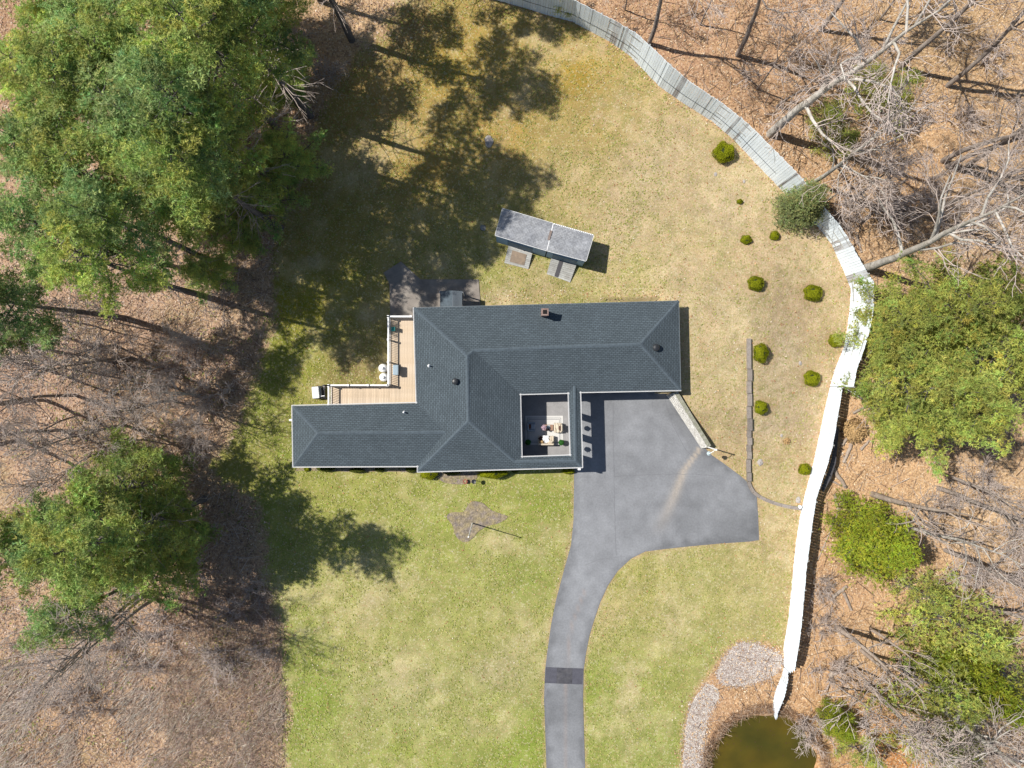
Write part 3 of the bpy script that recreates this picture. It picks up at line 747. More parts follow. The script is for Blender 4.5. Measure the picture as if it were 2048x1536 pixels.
# chimney, vents, pipes
c = U(1088, 628, 3.4)
ch = MB(); ch.box((c.x, c.y, 3.9), (.52, .52, 2.2)); ch.box((c.x, c.y, 5.02), (.60, .60, .14)); chm = ch.build('chimney', M['brick'], house)
g = MB(); g.box((c.x, c.y, 5.10), (.34, .34, .05)); o = g.build('flue', M['dark_inside'], house)  # near-black block stands for the open flue
for px, py, z, r in ((910.5,763,4.55,.27),(1312,695,4.1,.30)):
    c = U(px, py, z); g = MB(); g.lathe(c, [(r*.75,-.35),(r*.75,.02),(r,.03),(r*1.02,.10),(r*.8,.17),(r*.3,.21)], 20); g.build('roof_vent', M['dark'], house, smooth=False)
for px, py, z in ((857.5,731.5,3.75),(807.5,824.5,3.55)):
    c = U(px, py, z); g = MB(); g.lathe(c, [(.06,-.4),(.06,.28),(.045,.29)], 10); g.lathe(c, [(.16,-.30),(.07,-.12)], 10); g.build('vent_pipe', M['white'], house)
c = U(583, 840, ZE - .1); g = MB(); g.bar(c, c + Vector((.45, -.02, 0)), .05, .05); g.box(c + Vector((-.05, 0, .03)), (.22, .16, .14)); g.build('gutter_fixture', M['white'], house)  # small white box on a short arm at the west gutter
# small porch roof over the back door
pa, pb, pc, pd = U(880,582,2.45), U(904,581,2.85), U(924.5,582,2.45), None
dy = -1.75
g = MB()
g.add([pa, pb, pb + Vector((.0, dy, 0)), pa + Vector((0, dy, 0))], [(0, 3, 2, 1)]); g.add([pb, pc, pc + Vector((0, dy, 0)), pb + Vector((0, dy, 0))], [(0, 3, 2, 1)])
pr = g.build('porch_roof', M['ridge'], house); m_ = pr.modifiers.new('t', 'SOLIDIFY'); m_.thickness = .08
g = MB()
for k in range(9):
    t = (k + .5) / 9; x = pb.x + (pc.x - pb.x) * t; z = pb.z + (pc.z - pb.z) * t + .02
    g.bar((x, pb.y - .02, z), (x, pb.y + dy, z), .035, .03)
o = g.build('porch_rib', M['siding'], house); o['kind'] = 'stuff'
for q in (pa, pc):
    g = MB(); g.box((q.x, q.y - .1, 1.22), (.1, .1, 2.4)); g.build('porch_post', M['white'], house)

# court floor and what stands on it
g = MB(); g.prism([(p.x, p.y) for p in (U(1030,778,0), U(1158,776,0), U(1160,924,0), U(1032,926,0))], 0, .10); o = g.build('court_floor', M['court_floor']); props(o, kind='structure')
ZC = .10
# ------------------------------------------------------------------ court furniture
ra, rb = U(1050.5,831.5,ZC), U(1126,889.5,ZC)
rugc = Vector(((ra.x + rb.x) / 2, (ra.y + rb.y) / 2, ZC)); rw, rh = abs(rb.x - ra.x), abs(rb.y - ra.y)
t = empty('rug', rugc, 'ivory rug with double dark border lines on the court floor', 'rug')
g = MB(); g.box((rugc.x, rugc.y, ZC + .012), (rw, rh, .016)); g.build('rug_field', M['rug'], t)
g = MB()
for ins in (.20, .33):
    w, h = rw - 2 * ins, rh - 2 * ins; zz = ZC + .022
    for sx in (-1, 1): g.box((rugc.x + sx * w / 2, rugc.y, zz), (.035, h + .035, .004))
    for sy in (-1, 1): g.box((rugc.x, rugc.y + sy * h / 2, zz), (w - .04, .035, .004))
g.build('border_line', M['rug_line'], t)
def cushion(c, s, rz, mt, name, parent, tilt=(0, 0)):
    g = MB(); Mx = Matrix.Translation(c) @ Matrix.Rotation(rz, 4, 'Z') @ Matrix.Rotation(tilt[0], 4, 'X') @ Matrix.Rotation(tilt[1], 4, 'Y')
    n = 8; vs = []
    for sgn in (1, -1):
        for i in range(n + 1):
            for j in range(n + 1):
                u, v = -1 + 2 * i / n, -1 + 2 * j / n
                z = sgn * s[2] / 2 * (max(0, (1 - u ** 4) * (1 - v ** 4))) ** .45
                vs.append(Mx @ Vector((u * s[0] / 2, v * s[1] / 2, z)))
    fs = []
    for q in range(2):
        o0 = q * (n + 1) ** 2
        for i in range(n):
            for j in range(n):
                a = o0 + i * (n + 1) + j; f = (a, a + n + 1, a + n + 2, a + 1); fs.append(f if q == 0 else f[::-1])
    g.add(vs, fs); return g.build(name, mt, parent, smooth=True)
def armchair(px, py, rz, label, mt, throw):
    c = U(px, py, .5); c.z = ZC + .02
    t = empty('armchair', c, label, 'armchair', 'armchairs on the court rug')
    g = MB(); Mx = Matrix.Translation(c) @ Matrix.Rotation(rz, 4, 'Z')
    g.box((0, 0, .22), (.68, .72, .22), M=Mx); g.build('base', mt, t, bevel=.04)
    for s in (-1, 1):
        g = MB(); g.box((0, s * .36, .34), (.70, .13, .46), M=Mx); g.build('arm', mt, t, bevel=.05)
    g = MB(); g.box((-.32, 0, .46), (.15, .62, .64), M=Mx); g.build('backrest', mt, t, bevel=.05)
    for sx in (-1, 1):
        for sy in (-1, 1): g = MB(); g.box((sx * .28, sy * .32, .055), (.05, .05, .11), M=Mx); g.build('leg', M['wood'], t)
    cushion(Mx @ Vector((.06, 0, .40)), (.56, .58, .16), rz, mt, 'seat', t)
    cushion(Mx @ Vector((-.16, .02, .60)), (.40, .40, .14), rz, throw, 'pillow', t, (0, R(60)))
    return t
armchair(1063, 853.5, 0, 'armchair on the shaded west end of the court rug', M['grey_f'], M['brown_f'])
ac = armchair(1115.5, 855.5, math.pi, 'cream armchair with dark patterned throw on the sunny end of the court rug', M['cream'], M['brown_f'])
def drape(c, w, h, z, mt, parent, name, seed):
    r = np.random.default_rng(seed); n = 12; vs = []; fs = []
    ph = r.random(4) * 6
    for i in range(n + 1):
        for j in range(n + 1):
            u, v = i / n - .5, j / n - .5
            zz = z + .035 * math.sin(9 * u + ph[0] + 3 * v) + .03 * math.sin(12 * v + ph[1]) - .5 * max(0, abs(v) - .40)
            vs.append((c[0] + u * w + .02 * math.sin(14 * v + ph[2]), c[1] + v * h + .02 * math.sin(11 * u + ph[3]), zz))
    for i in range(n):
        for j in range(n):
            a = i * (n + 1) + j; fs.append((a, a + n + 1, a + n + 2, a + 1))
    g = MB(); g.add(vs, fs); return g.build(name, mt, parent, smooth=True)
drape((ac.location.x - .04, ac.location.y, 0), .42, .84, ac.location.z + .60, M['cream'], ac, 'throw', 3)
# coffee table with its flowers and tray
ct = U(1095.5, 855, .42); ct.z = ZC + .02
t = empty('coffee_table', ct, 'low wooden coffee table between the two armchairs', 'table')
g = MB(); g.box((ct.x + .06, ct.y, .44), (.86, .52, .05)); g.build('table_top', M['wood'], t, bevel=.01)
for sx in (-1, 1):
    for sy in (-1, 1):
        g = MB(); g.box((ct.x + .06 + sx * .38, ct.y + sy * .21, .27), (.05, .05, .30)); g.build('leg', M['wood'], t)
t = empty('flower_vase', (ct.x - .36, ct.y + .04, .465), 'vase of pink white blossoms on the west end of the coffee table', 'vase')
g = MB(); g.lathe((ct.x - .36, ct.y + .04, .465), [(.05,0),(.09,.08),(.07,.2),(.04,.26),(.05,.28)], 14); g.build('vase', M['glaze'], t, smooth=True)
def leafball(n, r, size, seed, squash=1.0, lo=.82, core=True, bumpy=.08):
    q = np.random.default_rng(seed)
    d = q.normal(size=(n, 3)); d /= np.linalg.norm(d, axis=1)[:, None]; d[:, 2] = np.where(d[:, 2] < -.5, -d[:, 2], d[:, 2])
    bump = 1 + bumpy * (np.sin(d[:, 0] * 5 + seed) * np.cos(d[:, 1] * 4 + seed) + .6 * np.sin(d[:, 2] * 7 + d[:, 0] * 3))
    rad = r * (lo + (1 - lo) * q.random(n) ** .5) * bump
    c = d * rad[:, None] * [1, 1, squash]
    a = q.normal(size=(n, 3)); u = np.cross(d, a); u /= np.linalg.norm(u, axis=1)[:, None]
    v = np.cross(d, u) + d * (q.random((n, 1)) * 1.1); v /= np.linalg.norm(v, axis=1)[:, None]
    s = size * (.6 + .8 * q.random((n, 1)))
    V = np.stack([c - u * s * .5, c + u * s * .5, c + v * s * 1.3], 1).reshape(-1, 3)
    t = (.65 + .7 * q.random((n, 1))) * np.ones((1, 3))
    return V, np.arange(n * 3).reshape(-1, 3), t
V, F, tt = leafball(260, .20, .085, 5, .8, .5)
o = link('blossom', npmesh('blossom', V + np.array([ct.x - .38, ct.y + .03, .95]), F, M['petal'])); local(o, t)
V, F, tt = leafball(200, .17, .06, 6, .8, .3)
o = link('foliage', npmesh('foliage', V + np.array([ct.x - .34, ct.y + .02, .82]), F, M['potplant'], tint=tt)); local(o, t)
t = empty('serving_tray', (ct.x + .06, ct.y - .02, .467), 'pale square tray with a dark dish on the coffee table', 'tray')
g = MB(); g.box((ct.x + .06, ct.y + .02, .478), (.28, .36, .02)); g.build('tray', M['glaze'], t)
g = MB(); g.lathe((ct.x + .04, ct.y - .12, .49), [(.05,0),(.08,.04),(.07,.03)], 14); g.build('dish', M['dark'], t)
# sofa
sf = U(1091, 880.5, .5); sf.z = ZC + .02
t = empty('sofa', sf, 'cream two seat sofa with throws along the south edge of the rug', 'sofa')
g = MB(); g.box((sf.x + .03, sf.y + .02, .36), (1.25, .72, .24)); g.build('base', M['cream'], t, bevel=.04)
for s in (-1, 1):
    g = MB(); g.box((sf.x + .03 + s * .64, sf.y + .02, .48), (.14, .74, .40)); g.build('arm', M['cream'], t, bevel=.05)
    cushion(Vector((sf.x + .03 + s * .30, sf.y + .08, .54)), (.58, .56, .16), 0, M['cream'], 'seat', t)
g = MB(); g.box((sf.x + .03, sf.y - .34, .60), (1.40, .16, .62)); g.build('backrest', M['cream'], t, bevel=.05)
cushion(Vector((sf.x - .38, sf.y - .18, .78)), (.42, .42, .16), .3, M['tan_f'], 'pillow', t, (R(40), 0))
cushion(Vector((sf.x + .42, sf.y - .16, .76)), (.42, .42, .16), -.3, M['cream'], 'pillow', t, (R(40), 0))
cushion(Vector((sf.x - .46, sf.y + .18, .72)), (.36, .30, .14), .7, M['brown_f'], 'pillow', t, (R(15), 0))
drape((sf.x + .02, sf.y + .12, 0), .55, .62, .72, M['white'], t, 'throw', 9)
def potted(px, py, label):
    c = U(px, py, .6); c.z = ZC + .01
    t = empty('potted_plant', c, label, 'potted plant', 'clipped plants in pots in the court')
    g = MB(); g.lathe(c, [(.13,0),(.17,.32),(.19,.34),(.17,.34),(.15,.30)], 16); g.build('pot', M['pot'], t, smooth=False)
    V, F, tt = leafball(900, .24, .06, int(px), .95, .6)
    o = link('foliage', npmesh('foliage', V + np.array([c.x, c.y, c.z + .55]), F, M['potplant'], tint=tt)); local(o, t)
potted(1056, 884.5, 'round clipped plant in dark pot on the shaded corner of the rug')
potted(1122.5, 885, 'round clipped plant in dark pot on the sunny corner of the rug')
for (y0, y1, lb) in ((yw[2], yw[3], 'hanging basket in the middle arch of the arcade'), (yw[4], yw[5], 'hanging basket in the arch of the arcade nearest the front lawn')):
    c = Vector((xa + .05, (y0 + y1) / 2 , 1.12))
    t = empty('hanging_basket', c, lb, 'hanging basket', 'hanging baskets in the arcade arches')
    g = MB(); g.lathe(c, [(.06,-.12),(.19,.02),(.21,.10),(.17,.10)], 16); g.build('bowl', M['dark'], t)
    g = MB(); g.tube([c + Vector((0, 0, .1)), (c.x, c.y, 2.68)], .012, 5); g.build('hanger', M['dark'], t)
    V, F, tt = leafball(420, .20, .08, int(abs(y0) * 10), .8, .4)
    o = link('foliage', npmesh('foliage', V + np.array([c.x, c.y, c.z + .18]), F, M['potplant'], tint=tt)); local(o, t)

# ------------------------------------------------------------------ deck
ZD = .90
deck = empty('deck', U(800, 740, 0), 'L shaped cedar deck with white railing along the west side of the house', 'deck')
def uxy(px, py, z): p = U(px, py, z); return p.x, p.y
dxl, dyt = uxy(779.5, 634, ZD); dxr, dyb = uxy(842, 820, ZD); dxw, dym = uxy(662, 769.5, ZD)
me_cache = {}
def board(name, c, size, mt, parent, rz=0.0):
    key = (name, tuple(round(s, 2) for s in size), mt.name)
    if key not in me_cache:
        g = MB(); g.box((0, 0, 0), size); o = g.build(name, mt); me_cache[key] = o.data; bpy.data.objects.remove(o)
    o = link(name, me_cache[key]); o.parent = parent
    o.location = Vector(c) - parent.location if not parent.rotation_euler.z else Matrix.Rotation(-parent.rotation_euler.z, 3, 'Z') @ (Vector(c) - parent.location)
    o.rotation_euler = (0, 0, rz - parent.rotation_euler.z)
    return o
x = dxl; bw = .145
while x < dxr:
    board('deck_board', (x + bw / 2, (dyt + dyb) / 2, ZD - .02 + random.uniform(-.002, .002)), (bw - .012, abs(dyt - dyb), .04), M['cedar'], deck); x += bw
x = dxl - bw
while x > dxw:
    board('deck_board', (x + bw / 2, (dym + dyb) / 2, ZD - .02 + random.uniform(-.002, .002)), (bw - .012, abs(dym - dyb), .04), M['cedar'], deck); x -= bw
g = MB(); g.bar((dxl, dyt, ZD - .20), (dxl, dym, ZD - .20), .05, .3); g.bar((dxl, dym, ZD - .20), (dxw, dym, ZD - .20), .05, .3); g.bar((dxw, dym, ZD - .20), (dxw, dyb, ZD - .20), .05, .3)
g.bar((dxl, dyt, ZD - .20), (dxr, dyt, ZD - .20), .05, .3); g.build('rim_board', M['white'], deck)
g = MB()
for (a, b) in ((dxl, dyt), (dxl, (dyt+dym)/2), (dxl, dym), (dxw, dym), (dxw, dyb), ((dxl+dxw)/2, dym)): g.box((a + .06, b - .06, ZD / 2 - .12), (.12, .12, ZD - .2))
g.build('footing_post', M['grey_wood'], deck)
ZR = ZD + .98
def railing(a, b):
    a = Vector((a[0], a[1], 0)); b = Vector((b[0], b[1], 0)); d = (b - a).normalized(); L = (b - a).length
    g = MB(); g.bar(a + Vector((0, 0, ZR)), b + Vector((0, 0, ZR)), .13, .045); g.build('top_rail', M['white'], deck)
    g = MB(); g.bar(a + Vector((0, 0, ZD + .10)), b + Vector((0, 0, ZD + .10)), .05, .06); g.build('bottom_rail', M['white'], deck)
    g = MB(); n = int(L / .15)
    for k in range(n):
        p = a + d * (L * (k + .5) / n); g.box((p.x, p.y, (ZD + .1 + ZR) / 2), (.035, .035, ZR - ZD - .12), math.atan2(d.y, d.x))
    o = g.build('baluster', M['white'], deck); o['kind'] = 'stuff'
    m = max(1, round(L / 1.9))
    for k in range(m + 1):
        p = a + d * (L * k / m)
        g = MB(); g.box((p.x, p.y, (ZD - .1 + ZR) / 2 + .06), (.12, .12, ZR - ZD + .2)); g.box((p.x, p.y, ZR + .13), (.17, .17, .04)); g.build('post', M['white'], deck)
railing((dxl + .04, dyt - .04), (dxr - .75, dyt - .04)); railing((dxl + .04, dyt - .1), (dxl + .04, dym)); railing((dxl, dym - .04), (dxw + .04, dym - .04)); railing((dxw + .04, dym - .1), (dxw + .04, dyb + .5))

def tank(px, py, label):
    c = U(px, py, 1.25); z0 = float(gz(c.x, c.y)); c.z = z0
    t = empty('propane_tank', c, label, 'gas tank', 'white gas tanks beside the deck')
    g = MB(); g.lathe(c, [(.30,0),(.37,.06),(.38,.15),(.38,1.0),(.34,1.12),(.24,1.2),(.10,1.24)], 24); g.build('cylinder', M['tank'], t, smooth=True)
    g = MB(); g.lathe(c, [(.13,1.18),(.13,1.36),(.10,1.40),(.02,1.41)], 14); g.build('valve_dome', M['tank'], t)
tank(764.3, 736, 'white upright gas tank beside the deck, the one nearer the patio'); tank(765.8, 754.4, 'white upright gas tank beside the deck, the one nearer the deck corner')
c = U(791.3, 740, ZD + .85); c.z = ZD
t = empty('covered_grill', c, 'pale blue covered grill on the deck against the railing', 'grill')
g = MB(); g.box((c.x, c.y, ZD + .80), (.50, .92, .18)); g.build('lid', M['lid_blue'], t, bevel=.08)
g = MB(); g.box((c.x, c.y, ZD + .40), (.42, .78, .62)); g.build('cabinet', M['dark'], t)
for sx in (-1, 1):
    for sy in (-1, 1): g = MB(); g.tube([(c.x + sx * .17, c.y + sy * .33, ZD), (c.x + sx * .17, c.y + sy * .33, ZD + .09)], .04, 8); g.build('wheel', M['dark'], t)
c = U(786.5, 658, ZD + .4); c.z = ZD
t = empty('deck_chair', c, 'small teal plastic chair in the shade on the deck', 'chair')
g = MB(); g.box((c.x, c.y, ZD + .36), (.36, .38, .04)); g.build('seat', M['teal'], t, bevel=.015)
g = MB(); g.box((c.x + .17, c.y, ZD + .56), (.05, .36, .38)); g.build('backrest', M['teal'], t, bevel=.015)
for sx in (-1, 1):
    for sy in (-1, 1):
        g = MB(); g.box((c.x + sx * .15, c.y + sy * .16, ZD + .17), (.04, .04, .34)); g.build('leg', M['teal'], t)
# white generator on a black frame
c = U(632, 785, .8); c.z = float(gz(c.x, c.y))
t = empty('generator', c, 'white cased generator on a black wheeled frame at the end of the deck', 'generator')
Mx = Matrix.Translation(c) @ Matrix.Rotation(R(5), 4, 'Z')
g = MB(); g.box((-.05, 0, .72), (.62, 1.06, .20), M=Mx); g.build('lid', M['tank'], t, bevel=.06)
g = MB(); g.box((.02, 0, .42), (.66, 1.0, .40), M=Mx); g.build('casing', M['siding'], t)
g = MB()
for sy in (-.54, .54):
    g.tube([Mx @ Vector((-.35, sy, .08)), Mx @ Vector((-.35, sy, .62)), Mx @ Vector((.72, sy, .62)), Mx @ Vector((.72, sy, .08)), Mx @ Vector((-.35, sy, .08))], .025, 6)
g.tube([Mx @ Vector((.72, -.54, .62)), Mx @ Vector((.72, .54, .62))], .025, 6); g.tube([Mx @ Vector((.45, -.5, .12)), Mx @ Vector((.45, .5, .12))], .10, 8)
g.build('frame', M['dark'], t)
for sy in (-.6, .6):
    g = MB(); g.tube([Mx @ Vector((.62, sy - .05, .16)), Mx @ Vector((.62, sy + .05, .16))], .16, 14); g.build('wheel', M['dark'], t)
g = MB(); g.box((.52, -.36, .60), (.34, .07, .07), M=Mx); g.build('handle', M['tank'], t)
c2 = W(649, 776)
g = MB(); g.box((c2.x, c2.y, c2.z + .10), (.19, .37, .20)); o = g.build('stone_block', M['rock']); props(o, 'small tan block on the ground between generator and deck', 'block')

# ------------------------------------------------------------------ sheds and ramps
def shed(name, nw_, ne, se, sw, zn, zs, label, doors, flip=False):
    pts = [U(*nw_, zn), U(*ne, zn), U(*se, zs), U(*sw, zs)]
    c = sum(pts, Vector()) / 4; c.z = 0
    t = empty(name, c, label, 'shed', 'twin sheds behind the house')
    me = bpy.data.meshes.new('roof'); 
    me.from_pydata([tuple(p) for p in pts], [], [(0, 3, 2, 1)])
    u = (pts[1] - pts[0]).normalized(); v = Vector((-u.y, u.x, 0))
    uvl = me.uv_layers.new(name='UVMap')
    uvl.data.foreach_set('uv', np.array([((pts[i] - pts[0]).dot(u), (pts[i] - pts[0]).dot(v)) for i in (0, 3, 2, 1)], np.float32).ravel())
    me.materials.append(M['shed_roof']); me.update()
    r = link('roof', me); local(r, t); m_ = r.modifiers.new('t', 'SOLIDIFY'); m_.thickness = .09; m_.offset = -1
    ins = .04
    q = [p + (c - Vector((p.x, p.y, 0))).normalized() * ins for p in pts]
    g = MB()
    base = [Vector((p.x, p.y, 0)) for p in q]
    for i in range(4):
        j = (i + 1) % 4
        g.add([base[i], base[j], Vector((q[j].x, q[j].y, q[j].z - .10)), Vector((q[i].x, q[i].y, q[i].z - .10))], [(0, 1, 2, 3)])
    g.build('wall', M['shed_wall'], t)
    # bargeboards
    for i, j in ((0, 3), (1, 2), (3, 2), (0, 1)):
        d = (pts[j] - pts[i]).normalized(); off = (pts[i] + pts[j]) / 2 - Vector((c.x, c.y, (pts[i].z + pts[j].z) / 2)); off.normalize()
        g = MB(); g.bar(pts[i] + off * .035 - Vector((0, 0, .06)), pts[j] + off * .035 - Vector((0, 0, .06)), .03, .13); g.build('trim_board', M['white'], t)
    # doors in the south wall
    a, b = base[3], base[2]; d = (b - a).normalized(); L = (b - a).length; s = Vector((d.y, -d.x, 0))
    for t0, t1 in doors:
        p, q2 = a + d * L * t0, a + d * L * t1
        for h0, h1 in ((0, .5), (.5, 1)):
            p1 = p.lerp(q2, h0) + d * .01; p2 = p.lerp(q2, h1) - d * .01
            g = MB(); g.bar(p1 + s * .03 + Vector((0, 0, 1.12)), p2 + s * .03 + Vector((0, 0, 1.12)), .05, 2.1); dr = g.build('door', M['shed_door'], t)
            mid = p2 if h0 == 0 else p1
            g = MB(); g.box((mid.x + s.x * .07 - (d.x * .12 if h0 == 0 else -d.x * .12), mid.y + s.y * .07, 1.1), (.05, .05, .14)); o = g.build('door_handle', M['dark'], t)
    return t
shed('shed', (1005.4,417.3), (1106,447), (1093.6,501), (990.8,470.3), 2.3, 3.0, 'blue walled shed on the left of the pair, grey roof with a rust coloured strip', [(.23, .74)])
shed('shed', (1107,447.6), (1187,470.3), (1171.7,521.6), (1094.2,501), 2.3, 3.0, 'blue walled shed on the right of the pair, speckled grey roof', [(.16, .82)])
a = U(1102.5, 461, 2.56); b = U(1097, 480, 2.78)
g = MB(); g.bar(a, b, .20, .02); o = g.build('rust_stain_board', M['fence_bare']); props(o, 'rust brown strip lying on the shed roof by the joint', 'strip')
g = MB()
for k in range(22):
    t_ = (k + .5) / 22; p = U(1107 + 80 * t_, 447.2 + 22.8 * t_, 2.34)
    g.box(p, (.09, .09, .05))
o = g.build('roof_edge_clip', M['white'], None); props(o, kind='stuff')
def ramp(pts, zt, label, extra):
    P4 = [U(*pts[0], zt), U(*pts[1], zt), W(*pts[2], .08), W(*pts[3], .08)]
    c = sum(P4, Vector()) / 4; c.z = 0
    t = empty('shed_ramp', c, label, 'ramp', 'wooden ramps in front of the shed doors')
    n = 9
    for k in range(n):
        a0 = P4[0].lerp(P4[3], k / n); b0 = P4[1].lerp(P4[2], k / n); a1 = P4[0].lerp(P4[3], (k + .93) / n); b1 = P4[1].lerp(P4[2], (k + .93) / n)
        dn = Vector((0, 0, -.045))
        g = MB(); g.add([a0, b0, b1, a1, a0 + dn, b0 + dn, b1 + dn, a1 + dn], [(0, 3, 2, 1), (4, 5, 6, 7), (0, 1, 5, 4), (1, 2, 6, 5), (2, 3, 7, 6), (3, 0, 4, 7)])
        g.build('plank', M['grey_wood'], t)
    g = MB()
    for f in (.04, .96):
        a0 = P4[0].lerp(P4[1], f); a1 = P4[3].lerp(P4[2], f)
        b0 = Vector((a0.x, a0.y, 0)); b1 = Vector((a1.x, a1.y, 0))
        x = (P4[1] - P4[0]).normalized() * .025; dn = Vector((0, 0, -.05))
        g.add([a0 - x + dn, a1 - x + dn, b1 - x, b0 - x, a0 + x + dn, a1 + x + dn, b1 + x, b0 + x], [(0, 1, 2, 3), (7, 6, 5, 4), (0, 4, 5, 1), (1, 5, 6, 2), (2, 6, 7, 3), (3, 7, 4, 0)])
    g.build('side_beam', M['grey_wood'], t)
    def on(u, v, up): p = P4[0].lerp(P4[1], u).lerp(P4[3].lerp(P4[2], u), v); return p + Vector((0, 0, up))
    (u0, u1, v0, v1), mt, nm = extra
    g = MB(); A = [on(u0, v0, .012), on(u1, v0, .012), on(u1, v1, .012), on(u0, v1, .012)]; B = [p + Vector((0, 0, .02)) for p in A]
    g.add(A + B, [(4, 7, 6, 5), (0, 1, 5, 4), (1, 2, 6, 5), (2, 3, 7, 6), (3, 0, 4, 7)]); g.build(nm, mt, t)
ramp([(1016.8,491.2),(1064.5,506.5),(1056.7,538.4),(1008.4,526)], .42, 'weathered plank ramp with a tan plywood sheet laid on it', ((.20, .80, .18, .85), M['plywood'], 'plywood_sheet'))
ramp([(1102.5,516.5),(1153,529.5),(1140,564.8),(1093.3,548)], .42, 'weathered plank ramp with a dark grey strip down the middle', ((.32, .48, .03, .97), M['mat_grey'], 'rubber_strip'))
c = W(965.9, 455.7)
t = empty('drain_cover', c, 'round drain cover of pale slats in the grass west of the sheds', 'drain cover')
for k in range(5):
    y = -.2 + k * .1; w = 2 * math.sqrt(max(.01, .27 ** 2 - y * y))
    g = MB(); g.box((c.x, c.y + y, c.z + .06), (w, .05, .04), -.25); g.build('slat', M['grey_wood'], t)
g = MB(); g.lathe(c, [(.26,0),(.27,.035)], 20); g.build('rim', M['dark'], t)
# pale rocks in the turf
def rock(px, py, r, label, mt=None):
    c = W(px, py); q = np.random.default_rng(int(px)); g = MB(); n = 11; prof = []
    vs = []
    for k, (rr, z) in enumerate(((1, 0), (.92, .25), (.6, .45), (.15, .52))):
        for i in range(n):
            a = 6.283 * i / n; f = rr * r * (.8 + .35 * q.random()); vs.append((c.x + f * math.cos(a), c.y + 1.25 * f * math.sin(a), c.z + z * r * (.8 + .3 * q.random())))
    fs = [(k * n + i, k * n + (i + 1) % n, (k + 1) * n + (i + 1) % n, (k + 1) * n + i) for k in range(3) for i in range(n)] + [tuple(3 * n + i for i in range(n))]
    g.add(vs, fs); o = g.build('rock', mt or M['rock']); props(o, label, 'rock'); return o
for px, py, r, lb in ((978,283,.42,'pale flat rock showing in the shaded back lawn'), (1431,348,.16,'small white stone below the largest back lawn shrub'), (1488,363,.14,'small white stone in the dry lawn inside the fence bend'),
                      (1600,726,.17,'white stone between the edging wall and the fence'), (1563,871,.13,'small white stone above the dry brown tuft'), (1520,925,.26,'mossy grey rock right of the edging blocks'),
                      (1596,1000,.24,'grey rock where the curb reaches the fence')):
    rock(px, py, r, lb)

# ------------------------------------------------------------------ retaining wall, edging, lamp, flagpole
t = empty('retaining_wall', W(1372, 838), 'pale stone retaining wall running from the garage corner beside the drive', 'wall')
A, B = W(1338, 786), W(1408, 893); A.z = B.z = 0
d = (B - A).normalized(); s = Vector((-d.y, d.x, 0)); L = (B - A).length
n = 14
for k in range(n):
    f0, f1 = k / n, (k + 1) / n
    z0, z1 = 1.85 - .80 * f0, 1.85 - .80 * f1
    for r in range(5):
        off = (.5 if r % 2 else 0) / n
        bt_ = -.36 * (1 - (r + .5) / 5); p = A + s * bt_ + d * L * min(1, max(0, f0 + off)); q = A + s * bt_ + d * L * min(1, f1 + off)
        if (q - p).length < .1: continue
        h = (z0 + z1) / 2 / 5
        g = MB(); g.bar(p + d * .008 + s * (.14 + random.uniform(-.015, .015)) + Vector((0, 0, h * (r + .5))), q - d * .008 + s * .14 + Vector((0, 0, h * (r + .5))), .26, h - .012)
        g.build('stone', M['stone_w'], t)
    g = MB(); p = A + d * L * f0 + s * .20 + Vector((0, 0, z0 + .05)); q = A + d * L * f1 + s * .20 + Vector((0, 0, z1 + .05))
    g.bar(p + d * .006, q - d * .006, .34, .10); g.build('cap_stone', M['stone_c'], t)
t = empty('edging_wall', W(1497, 830), 'low edging of grey blocks curving from the side lawn to the fence', 'edging')
ys = [677, 738, 762, 787, 812, 836, 860, 874, 889, 903, 918, 944, 962]
for k in range(len(ys) - 1):
    x = 1497 + (1.0 if k % 2 else -.6) - max(0, (ys[k] - 870)) * .02
    p, q = W(x, ys[k] + .4, 0), W(x + .3, ys[k + 1] - .4, 0)
    g = MB(); hh = .34 + .03 * (k % 3); g.bar(p + Vector((0, 0, hh / 2 - .06)), q + Vector((0, 0, hh / 2 - .06)), .34 + .02 * (k % 2), hh); g.build('block', M['block'], t)
curv = [(1496,963),(1500,974),(1506,984),(1518,993),(1530,999),(1545,1005),(1562,1010),(1580,1014),(1602,1017)]
for k in range(len(curv) - 1):
    p, q = W(*curv[k]), W(*curv[k + 1]); dd = (q - p).normalized() * .01
    g = MB(); g.bar(p + dd + Vector((0, 0, .08)), q - dd + Vector((0, 0, .08)), .30, .24); g.build('curb_stone', M['block'], t)
g = MB(); c = W(1598, 1013); g.lathe(c, [(.14,0),(.15,.30),(.05,.36)], 12); o = g.build('marker_stake', M['white']); props(o, 'short white marker where the curb meets the fence', 'marker')

# lamp post at the wall end
c = W(1409.5, 892); c.z = 0
t = empty('lamp_post', c, 'white lamp post with side arm at the end of the retaining wall', 'lamp post')
g = MB(); g.tube([c, c + Vector((0, 0, 3.45))], .055, 10); g.box(c + Vector((0, 0, 3.48)), (.14, .14, .06)); g.build('post', M['white'], t)
top = c + Vector((0, 0, 3.3)); hd = top + Vector((-.52, -.36, -.12))
g = MB(); g.tube([top, top + Vector((-.25, -.17, .12)), hd + Vector((0, 0, .1))], .028, 6); g.build('arm', M['white'], t)
g = MB(); g.lathe(hd, [(.06,-.34),(.13,-.30),(.17,-.06),(.20,-.04),(.04,.10)], 8); g.build('lantern', M['glaze'], t)
# flagpole
c = W(945, 1046)
t = empty('flagpole', c, 'bare white flagpole standing in the star shaped mulch bed', 'flagpole')
g = MB(); g.tube([c, c + Vector((0, 0, 2.8)), c + Vector((0, 0, 5.6))], [.06, .05, .035], 10); g.build('pole', M['white'], t)
g = MB(); g.lathe(c + Vector((0, 0, 5.6)), [(.02,0),(.07,.05),(.07,.09),(.02,.14)], 10); g.build('finial', M['white'], t)
